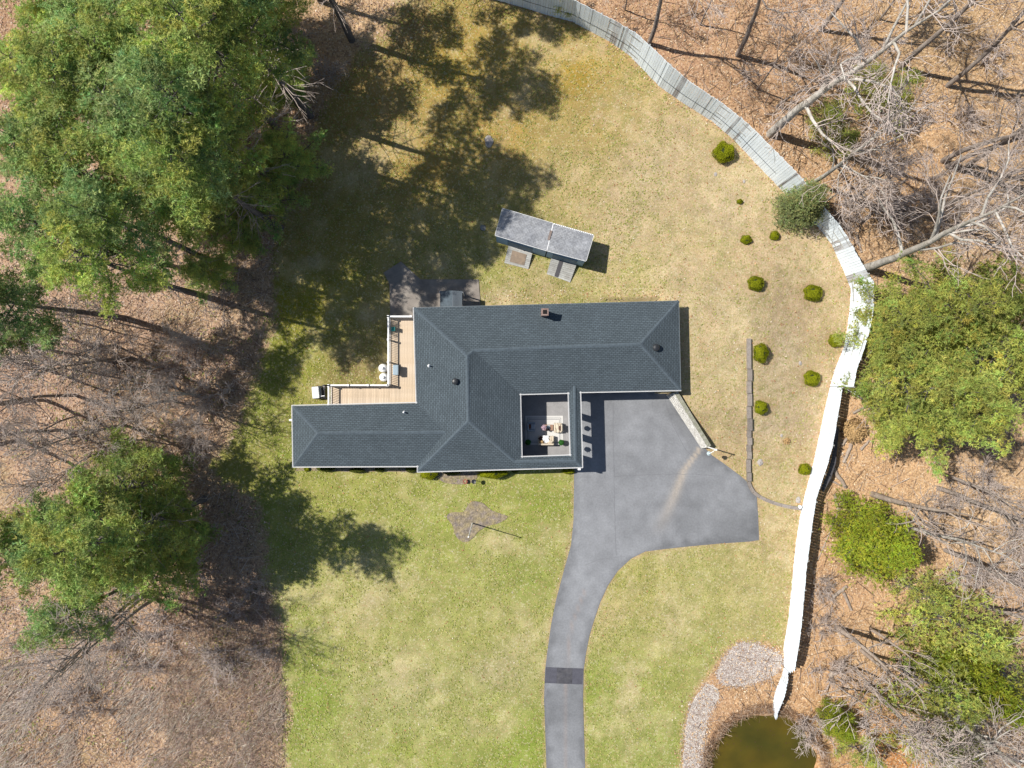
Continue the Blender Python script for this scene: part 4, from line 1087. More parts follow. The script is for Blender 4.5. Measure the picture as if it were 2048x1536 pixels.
# planter and black dish on a post in front bed
c = W(931, 962)
t = empty('clay_planter', c, 'faded red clay pot in the front planting bed', 'pot')
g = MB(); g.lathe(c, [(.11,0),(.17,.30),(.20,.32),(.20,.38),(.16,.38),(.15,.30)], 16); g.build('pot', M['red'], t)
g = MB(); g.lathe(c, [(.15,.30),(.10,.34)], 12); g.build('soil', M['mulch'], t)
c = W(949, 960)
t = empty('black_dish', c, 'black dish on a thin post at the edge of the front bed', 'bird bath')
g = MB(); g.tube([c, c + Vector((0, 0, .95))], .025, 8); g.build('post', M['dark'], t)
g = MB(); g.lathe(c + Vector((0, 0, .95)), [(.05,0),(.19,.05),(.21,.09),(.19,.09),(.04,.05)], 20); g.build('dish', M['dark'], t)

# ------------------------------------------------------------------ fence
fence_objs = 0
def fence(stations, root, seglen, count_from, old=None):
    """vertical boards along a surveyed line, each a part"""
    pts = [W(a, b) for a, b, _ in stations]; hs = [h for *_, h in stations]
    L = [0]
    for i in range(1, len(pts)): L.append(L[-1] + (pts[i] - pts[i - 1]).xy.length)
    xs = [p.x for p in pts]; ys_ = [p.y for p in pts]
    n = int(L[-1] / seglen); rest = MB(); made = 0
    for k in range(n):
        s0 = (k + .5) / n * L[-1]; x = np.interp(s0, L, xs); y = np.interp(s0, L, ys_); h = np.interp(s0, L, hs)
        x2 = np.interp(s0 + .1, L, xs); y2 = np.interp(s0 + .1, L, ys_)
        x1 = np.interp(s0 - .1, L, xs); y1 = np.interp(s0 - .1, L, ys_)
        a = math.atan2(y2 - y1, x2 - x1); z0 = float(gz(x, y)); hh = h * (1 + random.uniform(-.012, .012))
        f = s0 / L[-1]; mt = M['fence']
        if old and old[0] < f < old[1]:
            q = math.sin(s0 * 1.9) + math.sin(s0 * .83 + 1)
            r_ = random.random()
            if q > .35 and r_ < .30: mt = M['fence_old']
            if q > .3 and r_ < .02: mt = M['fence_bare']
        off = random.uniform(-.012, .012)
        me = board_mesh[mt.name]
        o = link('board', me); o.parent = root
        o.location = Vector((x - math.sin(a) * off, y + math.cos(a) * off, z0 + hh / 2)) - root.location
        o.rotation_euler = (random.uniform(-.004, .004), random.uniform(-.006, .006), a); o.scale = (L[-1] / n * .94, 1, hh)
        made += 1
    def at(s0): return Vector((np.interp(s0, L, xs), np.interp(s0, L, ys_), 0)), np.interp(s0, L, hs)
    ns = max(2, int(L[-1] / 2.4))
    for j, frac in enumerate((.18, .52, .86)):
        g = MB()
        for k in range(ns):
            (p, h0), (q, h1) = at(k / ns * L[-1]), at((k + 1) / ns * L[-1]); dd = (q - p).normalized(); s_ = Vector((dd.y, -dd.x, 0))
            zo, z1 = float(gz(p.x, p.y)) + h0 * frac, float(gz(q.x, q.y)) + h1 * frac
            g.bar(p - s_ * OUT * .05 + Vector((0, 0, zo)), q - s_ * OUT * .05 + Vector((0, 0, z1)), .05, .10)
        g.build('rail', M['grey_wood'], root)
    for k in range(ns + 1):
        p, h0 = at(k / ns * L[-1]); (q, _) = at(min(L[-1], k / ns * L[-1] + .1)); (q0, _) = at(max(0, k / ns * L[-1] - .1)); dd = (q - q0).normalized(); s_ = Vector((dd.y, -dd.x, 0))
        zo = float(gz(p.x, p.y)); g = MB(); c = p - s_ * OUT * .13
        g.box((c.x, c.y, zo + h0 * .48), (.11, .11, h0 * .98), math.atan2(dd.y, dd.x)); g.build('post', M['grey_wood'], root)
    return made, at, L[-1]
OUT = 1
board_mesh = {}
for k in ('fence', 'fence_old', 'fence_bare'):
    g = MB(); g.box((0, 0, 0), (1, .022, 1)); o = g.build('board', M[k]); board_mesh[M[k].name] = o.data; bpy.data.objects.remove(o)
# outward side: the curve runs clockwise round the lawn, so outside lies to the left of the line
OUT = 1
f1 = empty('white_fence', W(1425, 243), 'tall white board fence curving round the back lawn to the pine trees', 'fence')
m1, at1, L1 = fence(FENCE, f1, .235, 0, (.28, .86))
# dark cable run along the inner face
g = MB()
for k in range(60):
    p, h0 = at1(k / 60 * L1 * .62); q, h1 = at1((k + 1) / 60 * L1 * .62); dd = (q - p).normalized(); s_ = Vector((dd.y, -dd.x, 0))
    g.bar(p + s_ * .035 + Vector((0, 0, gz(p.x, p.y) + h0 * .36)), q + s_ * .035 + Vector((0, 0, gz(q.x, q.y) + h1 * .36)), .015, .035)
g.build('cable', M['cable'], f1)
for k in range(6):
    p, h0 = at1((.30 + k * .085) * L1); q, _ = at1((.30 + k * .085) * L1 + .1); dd = (q - p).normalized(); s_ = Vector((dd.y, -dd.x, 0))
    g = MB(); g.box((p.x + s_.x * .03, p.y + s_.y * .03, gz(p.x, p.y) + h0 * .5), (.02, .02, h0 * .96), math.atan2(dd.y, dd.x)); g.build('cable_drop', M['cable'], f1)
f2 = empty('white_fence', W(1590, 1080), 'bright white board fence running straight beside the drive lawn', 'fence')
m2, at2, L2 = fence(FENCE2, f2, .26, 0)
f3 = empty('white_fence', W(1553, 1376), 'short low end piece of white fence tapering into the pond', 'fence')
m3, at3, L3 = fence(FENCE3, f3, .26, 0)
# things on the outer side of the fence
pts_ = [(1672,853),(1678,856),(1675,890),(1672,925),(1662,957),(1647,984),(1642,978),(1656,945),(1664,915),(1668,880)]
g = MB(); poly = [U(a, b, 1.1) for a, b in pts_]; g.prism([(p.x, p.y) for p in poly], 1.06, 1.10)
o = g.build('grey_tarp', M['mat_grey']); props(o, 'slate grey sheet laid along the outer side of the white fence', 'sheet')
g = MB(); 
for a, b in (((1690,776),(1738,806)),((1694,774),(1722,790))):
    g.tube([U(*a, 2.2), U(*b, 1.8)], .035, 6)
o = g.build('pipe_bundle', M['white']); props(o, 'white pipes poking out behind the step in the fence', 'pipes')

# ------------------------------------------------------------------ trees
def perp_frame(d):
    a = np.where(np.abs(d[:, 2:3]) < .9, np.array([[0, 0, 1.0]]), np.array([[1.0, 0, 0]]))
    x = np.cross(d, a); x /= np.linalg.norm(x, axis=1)[:, None]; y = np.cross(d, x); return x, y
def prisms(segs, n):
    """segs: array (N,8) p0 p1 r0 r1 -> vertices, quads"""
    S = np.asarray(segs, float); p0, p1, r0, r1 = S[:, 0:3], S[:, 3:6], S[:, 6], S[:, 7]
    d = p1 - p0; l = np.linalg.norm(d, axis=1)[:, None] + 1e-9; d = d / l; x, y = perp_frame(d)
    V = np.zeros((len(S), 2, n, 3))
    for k in range(n):
        a = 2 * math.pi * k / n; o = x * math.cos(a) + y * math.sin(a)
        V[:, 0, k] = p0 + o * r0[:, None]; V[:, 1, k] = p1 + o * r1[:, None]
    b = np.arange(len(S))[:, None] * 2 * n; F = []
    for k in range(n):
        k2 = (k + 1) % n; F.append(np.concatenate([b + k, b + k2, b + n + k2, b + n + k], 1))
    return V.reshape(-1, 3), np.concatenate(F, 0)
def tufts(C, D, n, ln, w, q, spread=.9, col=None):
    T = len(C); c = np.repeat(C, n, 0); d = np.repeat(D, n, 0)
    r = q.normal(size=(T * n, 3)); r /= np.linalg.norm(r, axis=1)[:, None]
    v = d * .55 + r * spread; v[:, 2] += .15; v /= np.linalg.norm(v, axis=1)[:, None]
    L = ln * (.6 + .6 * q.random((T * n, 1)))
    u = np.cross(v, q.normal(size=(T * n, 3))); u /= np.linalg.norm(u, axis=1)[:, None]; u *= w * (.6 + .8 * q.random((T * n, 1)))
    b = c + v * L * .10
    V = np.stack([b - u, b + u, c + v * L], 1).reshape(-1, 3)
    t = np.repeat(col if col is not None else np.ones((T, 3)), n, 0)
    return V, np.arange(T * n * 3).reshape(-1, 3), t
def pine_meshes(name, seed, H, cb, Rm, mt, whorl=.62, per=5, clump=9, needles=9, nl=.26, nw_=.028, young=False, dead=True, cstep=.5, s_min=.38):
    q = np.random.default_rng(seed); segs = []; C = []; D = []; K = []
    lean = q.normal(size=2) * .25
    def trunk_at(z): f = z / H; return np.array([lean[0] * f + .18 * math.sin(f * 5 + seed), lean[1] * f + .18 * math.cos(f * 4 + seed), z])
    zs = np.linspace(-.3, H, 14); rb = .0145 * H
    tr = [np.concatenate([trunk_at(a), trunk_at(b), [rb * (1 - a / H * .93), rb * (1 - b / H * .93)]]) for a, b in zip(zs[:-1], zs[1:])]
    z = cb * H; dsegs = []
    if dead:
        zz = cb * H * .35
        while zz < cb * H + H * .15:
            for _ in range(q.integers(1, 4)):
                a = q.random() * 6.283; l = Rm * (.15 + .45 * q.random()) ; p = trunk_at(zz); e = p + np.array([math.cos(a) * l, math.sin(a) * l, -.1 * l + q.normal() * .3])
                m = (p + e) / 2 + q.normal(size=3) * .15
                dsegs.append(np.concatenate([p, m, [.035, .026]])); dsegs.append(np.concatenate([m, e, [.026, .012]]))
                for _ in range(3):
                    s_ = m + (e - m) * q.random(); dd = (e - p) * .25 + q.normal(size=3) * .35
                    dsegs.append(np.concatenate([s_, s_ + dd, [.016, .010]]))
            zz += .55
    while z < H * .985:
        f = (z - cb * H) / (H - cb * H)
        prof = (1 - f) ** .62 * (.62 + .38 * min(1, f * 5)) if not young else (1 - f) ** .85
        k = per + q.integers(-1, 2); LV = 1.0; a0 = q.random() * 6.283
        for b in range(k):
            a = a0 + 6.283 * b / k + q.normal() * .22
            L = Rm * prof * (.38 + .80 * q.random()) + .25
            if not young and q.random() < .12: L *= .4
            rise = (.10 + .45 * f) * L; p = trunk_at(z); dirh = np.array([math.cos(a), math.sin(a), 0])
            e = p + dirh * L + np.array([0, 0, rise - .06 * L * L / Rm])
            m = p + dirh * L * .5 + np.array([0, 0, rise * .42]) + q.normal(size=3) * .06 * L
            segs.append(np.concatenate([p, m, [.012 * L + .02, .009 * L + .012]])); segs.append(np.concatenate([m, e, [.009 * L + .012, .008]]))
            side = np.array([-math.sin(a), math.cos(a), 0])
            nc = max(2, int(L / cstep)); 
            bc = .78 + .5 * q.random()
            for j in range(nc):
                s_ = s_min + (1.02 - s_min) * (j + q.random() * .6) / nc
                base = (p + (m - p) * s_ * 2) if s_ < .5 else (m + (e - m) * (s_ - .5) * 2)
                wid = .30 * L * (1.08 - s_) + .15
                for sg in (-1, 1, 0):
                    if sg == 0 and q.random() < .5: continue
                    cc = base + side * sg * wid * (.35 + .65 * q.random()) + dirh * wid * .45 * q.random() + np.array([0, 0, .05 + .12 * q.random()])
                    cr = .24 + .16 * q.random()
                    pts = cc + q.normal(size=(clump, 3)) * np.array([cr, cr, cr * .42])
                    C.append(pts); D.append(np.tile(dirh * .6 + np.array([0, 0, .35]) + side * sg * .4, (clump, 1)))
                    K.append(np.tile((bc * (.8 + .4 * q.random())) * np.array([[1.0, 1.0, 1.0]]) * np.array([[1 + .12 * q.normal(), 1, 1 - .08 * q.normal()]]), (clump, 1)))
                    segs.append(np.concatenate([base, cc, [.016, .009]]))
        z += whorl * (.7 + .6 * q.random())
    C = np.concatenate(C); D = np.concatenate(D); K = np.clip(np.concatenate(K), .4, 1.7)
    V, F, t = tufts(C, D, needles, nl, nw_, q, col=K)
    fol = npmesh(name + '_needles', V, F, mt, tint=t)
    V, F = prisms(tr, 9); trm = npmesh(name + '_trunk', V, F, M['pine_bark'], smooth=True)
    V, F = prisms(segs, 3); brm = npmesh(name + '_branches', V, F, M['pine_bark'])
    dm = None
    if dsegs: V, F = prisms(dsegs, 3); dm = npmesh(name + '_dead', V, F, M['twig'])
    return trm, brm, fol, dm, H
def with_mat(ms, mt):                  # the same crown in another needle colour
    f2_ = ms[2].copy(); f2_.materials.clear(); f2_.materials.append(mt); return (ms[0], ms[1], f2_, ms[3], ms[4])
PINES = [pine_meshes('tall_pine', s, H, cb, Rm, M['pine'], whorl=.95, per=4, clump=9, needles=8, nl=.30, nw_=.034) for s, H, cb, Rm in ((1, 24, .61, 5.4), (2, 22, .58, 5.0), (3, 26, .64, 5.6))]
PB = [with_mat(p, M['pine_blue']) for p in PINES]
PINE_BR = [pine_meshes('broad_pine', 14, 17, .18, 5.6, M['pine_bright'], whorl=.95, per=5, clump=8, needles=8, nl=.30, nw_=.032)]
YOUNG = [pine_meshes('young_pine', 21, 8, .10, 3.2, M['pine_bright'], whorl=.8, per=4, clump=6, needles=7, young=True, dead=True, nl=.24, cstep=.5, s_min=.5),
         pine_meshes('young_hemlock', 22, 9, .06, 3.4, M['hemlock'], whorl=.55, per=6, clump=8, needles=7, young=True, dead=False, nl=.20, cstep=.4)]
SPRUCE = pine_meshes('small_spruce', 31, 5.2, .04, 1.9, M['spruce'], whorl=.22, per=9, clump=9, needles=9, young=True, dead=False, nl=.15, nw_=.02)
print('needle faces', [len(p[2].polygons) for p in PINES + PINE_BR + YOUNG + [SPRUCE]])
def plant_tree(ms, px, py, H, label, group, name='pine_tree', rz=None, cat='pine tree', wide=1.0):
    trm, brm, fol, dm, H0 = ms; c = W(px, py); s = H / H0
    r = empty(name, c, label, cat, group, random.random() * 6.283 if rz is None else rz)
    r.scale = (s * wide, s * wide, s)
    for nm, me in (('trunk', trm), ('branches', brm), ('crown', fol), ('dead_branches', dm)):
        if me:
            o = link(nm, me); o.parent = r
            if nm != 'trunk': o['kind'] = 'stuff'
    return r
def bare_meshes(name, seed, H, bare=.35, spreadang=.55, depth=3, limbs=12, bark=None, rb=None, up=.35, wig=.12, twigs=5):
    q = np.random.default_rng(seed); thick = []; thin = []
    rb = rb or H * .0125
    def grow(p, d, L, r, lev):
        n = max(3, int(5 - lev * .5)); pts = [p]; dd = d.copy()
        for i in range(n):
            dd = dd + q.normal(size=3) * wig * (1 + .4 * lev); dd[2] += .05 * up; dd /= np.linalg.norm(dd); pts.append(pts[-1] + dd * L / n)
        for i in range(n):
            r0 = max(.018, r * (1 - i / n * .62)); r1 = max(.013, r * (1 - (i + 1) / n * .62))
            (thick if lev <= 1 else thin).append(np.concatenate([pts[i], pts[i + 1], [r0, r1]]))
        if lev >= depth: return
        k = {1: 7, 2: twigs + 1, 3: 4, 4: 3}.get(lev, 3)
        for j in range(k):
            f = .25 + .75 * (j + q.random()) / k; i = min(n - 1, int(f * n)); b = pts[i] + (pts[i + 1] - pts[i]) * (f * n - i)
            a = q.normal(size=3); a -= a.dot(dd) * dd; a /= np.linalg.norm(a)
            nd_ = dd * math.cos(spreadang) + a * math.sin(spreadang * (1 + .3 * q.random())); nd_[2] += .12 * up; nd_ /= np.linalg.norm(nd_)
            grow(b, nd_, L * (.42 + .25 * q.random()) * (1.15 - .4 * f), r * (.30 + .15 * (1 - f)), lev + 1)
    n = 12; pts = [np.array([0, 0, -.3])]; d = np.array([0, 0, 1.0])
    for i in range(n):
        d = d + np.append(q.normal(size=2) * .05, 0); d /= np.linalg.norm(d); pts.append(pts[-1] + d * (H + .3) / n)
    for i in range(n):
        thick.append(np.concatenate([pts[i], pts[i + 1], [rb * (1 - i / n * .9), rb * (1 - (i + 1) / n * .9)]]))
    for j in range(limbs):
        f = bare + (1 - bare) * (j + q.random() * .8) / limbs * .97; i = min(n - 1, int(f * n)); b = pts[i] + (pts[i + 1] - pts[i]) * (f * n - i)
        a = q.random() * 6.283; el = .35 + .6 * q.random() + .4 * f
        dv = np.array([math.cos(a) * math.cos(el), math.sin(a) * math.cos(el), math.sin(el)])
        grow(b, dv, H * (.34 - .22 * (f - bare)) * (.7 + .5 * q.random()), rb * (.46 - .28 * f), 1)
    V, F = prisms(thick, 7); a = npmesh(name + '_trunk', V, F, bark or M['bark'], smooth=True)
    V, F = prisms(thin, 3); b = npmesh(name + '_branches', V, F, M['twig'])
    return a, b, H
BARE = [bare_meshes('bare_tree', s, H, bare=b_, limbs=l) for s, H, b_, l in ((41, 20, .38, 12), (42, 18, .30, 13), (43, 22, .45, 12), (44, 15, .25, 11))]
PALE = [bare_meshes('pale_tree', 51, 19, bare=.30, limbs=12, bark=M['bark_pale'], wig=.16, rb=.34), bare_meshes('pale_tree', 52, 16, bare=.22, limbs=12, bark=M['bark_pale'], wig=.18)]
THIN = [bare_meshes('thin_tree', 61, 11, bare=.3, limbs=9, depth=3, rb=.085), bare_meshes('thin_tree', 62, 9, bare=.2, limbs=10, depth=3, rb=.07)]
SNAG = [bare_meshes('snag', 71, 11, bare=.3, limbs=5, depth=2, rb=.24, bark=M['log'], twigs=3)]
def bush_meshes(name, seed, H, Rm, stems, mt):
    q = np.random.default_rng(seed); S = []
    for i in range(stems):
        a = q.random() * 6.283; r = q.random() ** .5 * Rm * .45; p = np.array([math.cos(a) * r, math.sin(a) * r, 0]); d = np.array([math.cos(a) * .5, math.sin(a) * .5, 1]); L = H * (.5 + .6 * q.random())
        for k in range(5):
            d = d + q.normal(size=3) * .30; d /= np.linalg.norm(d); e = p + d * L / 5; S.append(np.concatenate([p, e, [.030 - .003 * k, .027 - .003 * k]]))
            for _ in range(4):
                dd = d + q.normal(size=3) * .8; dd /= np.linalg.norm(dd); e2 = e + dd * L * .2; S.append(np.concatenate([e, e2, [.017, .013]]))
                dd = dd + q.normal(size=3) * .6; dd /= np.linalg.norm(dd); S.append(np.concatenate([e2, e2 + dd * L * .14, [.014, .010]]))
            p = e
    V, F = prisms(S, 3); return npmesh(name, V, F, mt)
BUSH = [bush_meshes('bare_bush', s, 2.4, 1.8, 20, M['twig']) for s in (81, 82)]
def plant_bare(ms, px, py, H, label, group, rz=None, lean=None, name='bare_tree', cat='bare tree'):
    c = W(px, py); s = H / ms[2]
    r = empty(name, c, label, cat, group, random.random() * 6.283 if rz is None else rz); r.scale = (s, s, s)
    if lean: r.rotation_euler = (lean[0], lean[1], r.rotation_euler.z)
    for nm, me in (('trunk', ms[0]), ('branches', ms[1])):
        o = link(nm, me); o.parent = r
        if nm != 'trunk': o['kind'] = 'stuff'
    return r
gp = 'tall pines of the north west wood'
TL = [ # base x, y, height, variant, blue?, label
 (700,80,23,0,0,'pine standing furthest east at the top edge of the wood beside the back lawn'),
 (615,232,26,1,1,'pine whose bare trunk slants in at the lawn edge above the patio'),
 (600,300,25,2,0,'pine at the back lawn edge, second below the slanting trunk'),
 (572,388,24,0,1,'pine at the back lawn edge directly left of the sheds'),
 (560,452,22,1,0,'shorter pine at the narrow part of the lawn edge above the patio'),
 (440,528,21,1,1,'pine at the southern rim of the upper wood with dead lower branches'),
 (400,590,21,2,0,'southernmost pine of the upper wood, its trunk shadow crossing to the deck'),
 (470,430,17,0,0,'pine inside the wood level with the sheds'),
 (412,356,17,2,1,'pine deep in the wood on the left, under the yellow green crowns'),
 (349,300,17.5,0,0,'pine whose crown fills the upper left border of the picture'),
 (349,440,17.5,1,0,'pine whose crown spreads at the left border level with the sheds'),
 (300,520,18,0,1,'pine at the left border above the bare grey trees'),
 (468,272,16,1,0,'pine in the middle of the upper wood'),
 
 (335,190,15,1,1,'pine whose crown reaches the top left corner'),
 (548,135,15,0,0,'pine near the top border with its trunk shadow on the leaf covered bank'),
 (235,265,15,2,0,'outer pine at the far upper left'),
 (520,350,16,2,0,'pine with yellowish needles between the wood and the back lawn'),
 (260,390,16,1,1,'outer pine at the left border, upper half'),
 (640,0,14,2,0,'pine at the top border left of the back lawn'),
 (830,-45,19,1,0,'pine beyond the top border that shades the lawn by the fence'),
 (430,120,15,0,1,'shorter pine inside the top of the wood, right of the corner crowns'),
 (245,115,14,1,0,'outermost crown at the top left corner'),(470,25,14,2,0,'shorter pine at the top border in the middle of the wood'),(345,60,14,1,1,'shorter pine at the top border near the corner'),(400,265,17,1,0,'mid height pine between the tall crowns of the upper wood'),
 (250,640,20,0,1,'single pine at the left border beside the bare grey trees')]
for px, py, H, v, bl, lb in TL:
    plant_tree((PB if bl else PINES)[v], px, py, H, lb, gp, wide=1.4 if H < 18 else 1.0)
gp = 'low pines along the rim of the upper wood'
LOW = with_mat(PINE_BR[0], M['pine'])
for px, py, H, lb in [(592,195,10,'low branched pine behind the slanting trunk at the rim of the upper wood'),(612,345,9,'low branched pine touching the back lawn in the upper wood'),(566,420,10,'low branched pine left of the patio end of the back lawn'),(500,470,10,'low branched pine above the southern rim of the upper wood'),(450,560,7,'lowest small pine between the upper wood and the bare trees'),(575,60,9,'low branched pine near the top border beside the leaf covered bank')]:
    plant_tree(LOW, px, py, H, lb, gp, wide=1.15)
gp = 'pines of the south west wood'
for px, py, H, lb in [(352,948,14,'low branched pine at the left just below the bare grey trees'),(352,1062,15,'low branched pine at the lower left behind the slanting grey trunks'),(395,1052,13,'low branched pine nearest the front lawn at the lower left')]:
    plant_tree(LOW, px, py, H, lb, gp, wide=1.15)
for px, py, H, v, bl, lb in [(405,1000,22,1,0,'pine at the lower left whose shadow lies on the front lawn'),(300,1020,17,0,1,'taller pine rising over the low branched ones at the left'),
 (300,1150,15,1,1,'lowest pine on the left, beside the many stemmed bare tree'),(250,1010,18,0,0,'outermost pine at the lower left border')]:
    plant_tree((PB if bl else PINES)[v], px, py, H, lb, gp)
gp = 'broad bright pines beyond the fence'
for px, py, H, w, lb in [(1718,655,11,1.25,'broad pine just behind the fence, its branches hanging over the boards'),(1800,635,15,1.1,'broad pine behind the fence on its upper side'),
 (1722,780,16,1.0,'broad pine with a grey trunk showing by the step in the fence'),(1765,818,16,.95,'broad pine on the lower side of the group with trunk showing below it'),(1850,725,16,1.1,'broad pine in the middle of the group at the right border')]:
    plant_tree(PINE_BR[0], px, py, H, lb, gp, wide=w)
gp = 'young evergreens in the east wood'
for px, py, H, v, w, lb in [(1700,1058,9,1,1.12,'round bright green hemlock beside the straight white fence'),(1800,1165,6,0,1.0,'bright hemlock below the round one among leaning trunks'),
 (1846,1215,9,0,1.1,'young pine crossed by a long leaning grey trunk'),(1800,1330,9,0,1.15,'young pine over the pale standing trunks at lower right'),(1880,1330,10,1,.9,'hemlock near the lower right corner'),
 (1655,1425,4.5,1,1.0,'small bright hemlock on the pond bank'),(1700,1480,5,0,1.0,'young pine with thin branches beside the pond'),(1830,1450,8,0,1.1,'young pine at the bottom border right of the pond'),
 (1632,258,4.5,0,1.2,'sparse young pine right behind the fence below the big grey tree'),(1662,300,4,0,1.1,'low young pine nearest the dense spruce'),(1752,222,6,0,1.1,'young pine in the middle of the bare upper right wood'),
 (1705,185,4.5,0,1.1,'small young pine above the big grey limb'),(1122,14,5,0,.8,'small pine peeping over the fence at the top border'),(1960,1300,9,0,1.0,'young pine at the right border in the lower wood')]:
    plant_tree(YOUNG[v], px, py, H, lb, gp, wide=w, cat='evergreen')
plant_tree(SPRUCE, 1586, 421, 5.2, 'dense grey green spruce standing over the fence bend', None, 'spruce_tree', cat='spruce')
gp = 'bare trees of the north east wood'
for px, py, H, ms, lb in [(1540,268,23,PALE[0],'largest bare tree, thick grey trunk rising behind the fence bend'),(1475,110,19,BARE[0],'bare tree with straight dark trunk second along the top border'),
 (1297,88,18,BARE[2],'bare tree with thick trunk close behind the fence at the top'),(1800,135,21,BARE[1],'bare tree with long straight trunk at the upper right'),(1515,178,12,THIN[0],'thin bare tree right of the straight dark trunk'),
 (1553,212,13,THIN[1],'thin bare tree just above the largest grey tree'),(1625,366,17,PALE[1],'pale crooked bare tree behind the dense spruce'),(1895,172,19,BARE[0],'bare tree at the upper right border'),
 (1885,322,20,BARE[2],'twin trunked bare tree at the right border, upper half'),(1893,333,18,BARE[1],'bare tree touching the twin trunked one'),(1935,330,17,BARE[3],'bare tree at the right border below the twin trunks'),
 (1985,362,16,BARE[0],'bare tree nearly horizontal in view at the right border'),(1730,536,22,PALE[0],'bare tree with long silvery trunk starting by the fence above the bright pines'),(1650,405,11,THIN[1],'many branched small tree behind the dense spruce'),
 (1700,400,12,BARE[3],'bushy bare tree in the thicket right of the dense spruce'),(1400,50,11,THIN[0],'thin bare tree between the two thick top trunks'),(1640,60,17,BARE[3],'bare tree at the top border, middle of the wood'),(1760,40,13,THIN[1],'thin bare tree at the top border further right'),
 (1840,430,16,BARE[1],'bare tree in the dark thicket above the bright pines'),(1250,20,10,THIN[0],'thin bare tree whose twigs overhang the fence at the top')]:
    plant_bare(ms, px, py, H, lb, gp)
gp = 'bare trees of the south east wood'
for px, py, H, ms, lb in [(1745,988,14,SNAG[0],'pale standing snag right of the round hemlock top'),(1876,944,13,BARE[3],'bare tree at the right border below the bright pines'),(1876,976,18,BARE[0],'bare tree with long grey trunk running to the right border'),
 (1800,1050,15,PALE[1],'white barked tree forking above the right hand hemlocks'),(1890,1100,17,BARE[1],'bare tree at the right border, lower third'),(1672,1254,11.5,SNAG[0],'thick pale snag beside the lower fence'),
 (1741,1258,8,SNAG[0],'short pale snag right of the thick one'),(1730,1367,10,SNAG[0],'thick pale snag near the pond bank'),(1678,1374,12,THIN[0],'slim grey tree leaning out from the pond bank'),
 (1722,1300,9,SNAG[0],'slender pale snag between the thick snags'),(1825,1445,13,PALE[1],'white limbed tree at the bottom border'),(1905,1480,15,PALE[0],'white limbed tree nearest the lower right corner'),(1850,1390,17,PALE[0],'large white limbed tree in the lower right corner'),(1765,1400,15,PALE[1],'white limbed tree right of the pond'),(1700,1330,13,THIN[1],'thin tree between two pale snags'),(1960,1210,16,BARE[3],'bare tree at the right border above the corner')]:
    plant_bare(ms, px, py, H, lb, gp)
gp = 'bare trees of the west wood'
for px, py, H, ms, lb in [(340,772,10,PALE[1],'star shaped bare tree with whitish branches at the left'),(262,715,13,BARE[3],'bare tree left of the star shaped one'),(250,850,13,BARE[1],'bare tree below the star shaped one'),(150,790,14,BARE[0],'bare tree at the left border in the middle'),
 (300,660,11,THIN[0],'thin bare tree under the southernmost upper pine'),(200,905,12,THIN[1],'thin bare tree above the lower left pines'),(100,700,14,BARE[3],'outer bare tree at the left border'),(420,705,7,THIN[1],'small bare tree near the narrow lawn'),(425,850,6.5,THIN[0],'small bare tree near the west wing of the house'),
 (300,1180,16,BARE[2],'many stemmed bare tree with long slanting grey trunks'),(292,1190,14,BARE[3],'second stem group of the slanting grey trunks'),(310,1196,15,BARE[1],'third stem group of the slanting grey trunks'),(345,800,12,BARE[3],'bare tree right behind the star shaped one'),(180,650,12,THIN[0],'slim bare tree at the left border under the upper pines'),(120,860,13,BARE[0],'bare tree at the left border above the lower pines'),
 (60,650,15,BARE[1],'bare tree beyond the left border casting the top one of the long stripes'),(30,720,16,BARE[2],'bare tree beyond the left border casting the second long stripe'),(90,800,15,BARE[3],'bare tree by the left border between the long shadow stripes'),
 (40,880,16,BARE[0],'bare tree beyond the left border casting the lowest long stripe'),(230,690,14,THIN[1],'slim bare tree between the long shadow stripes at the left'),(180,745,13,THIN[0],'slim tree left of the star shaped bare tree'),(160,830,12,THIN[1],'slim tree below left of the star shaped bare tree'),(290,880,11,THIN[0],'slim tree just above the lower left pine crowns'),(400,790,8,PALE[1],'small whitish tree between the star shaped tree and the lawn')]:
    plant_bare(ms, px, py, H, lb, gp)
# bare bushes
bush_pts = [(360,735),(300,745),(420,790),(330,860),(400,880),(370,690),(450,700),(440,600),(250,800),(220,720),(380,1130),(420,1180),(470,1220),(400,1260),(330,1260),(440,1310),(360,1320),(300,1330),(480,1400),(520,1300),(250,1280),(200,1340),(150,1400),(270,1400),(520,1180),
            (1680,430),(1730,390),(1770,420),(1820,400),(1850,380),(1800,450),(1660,1140),(1640,1250),(1950,170),(1980,120),(1920,240),(1960,250),(1890,1000),(1930,900),(1960,960),(1620,1450),(1600,1440),(1660,1340),(1870,470),(1900,430),(1940,1150),(1840,1120),(1640,1170),(540,60),(650,150),(600,90)]
used_marks = set()
for i, (px, py) in enumerate(bush_pts):
    if i % 5 in (1, 3): continue
    c = W(px, py); o = link('bare_bush', BUSH[i % 2]); o.location = c; o.rotation_euler = (0, 0, random.random() * 6.283); s = random.uniform(.7, 1.35); o.scale = (s, s, s * random.uniform(.7, 1.1))
    side_ = 'west wood' if px < 1000 else 'east wood'
    cand = sorted((t_ for t_ in COL.objects if t_.type == 'EMPTY' and t_.get('category') in ('bare tree', 'pine tree', 'evergreen') and t_.name not in used_marks
                   and len(t_['label'].split()) <= 12), key=lambda t_: (t_.location - o.location).length)[0]
    used_marks.add(cand.name)
    props(o, 'leafless bush beside the ' + cand['label'], 'bush', 'leafless bushes in the %s undergrowth' % side_)

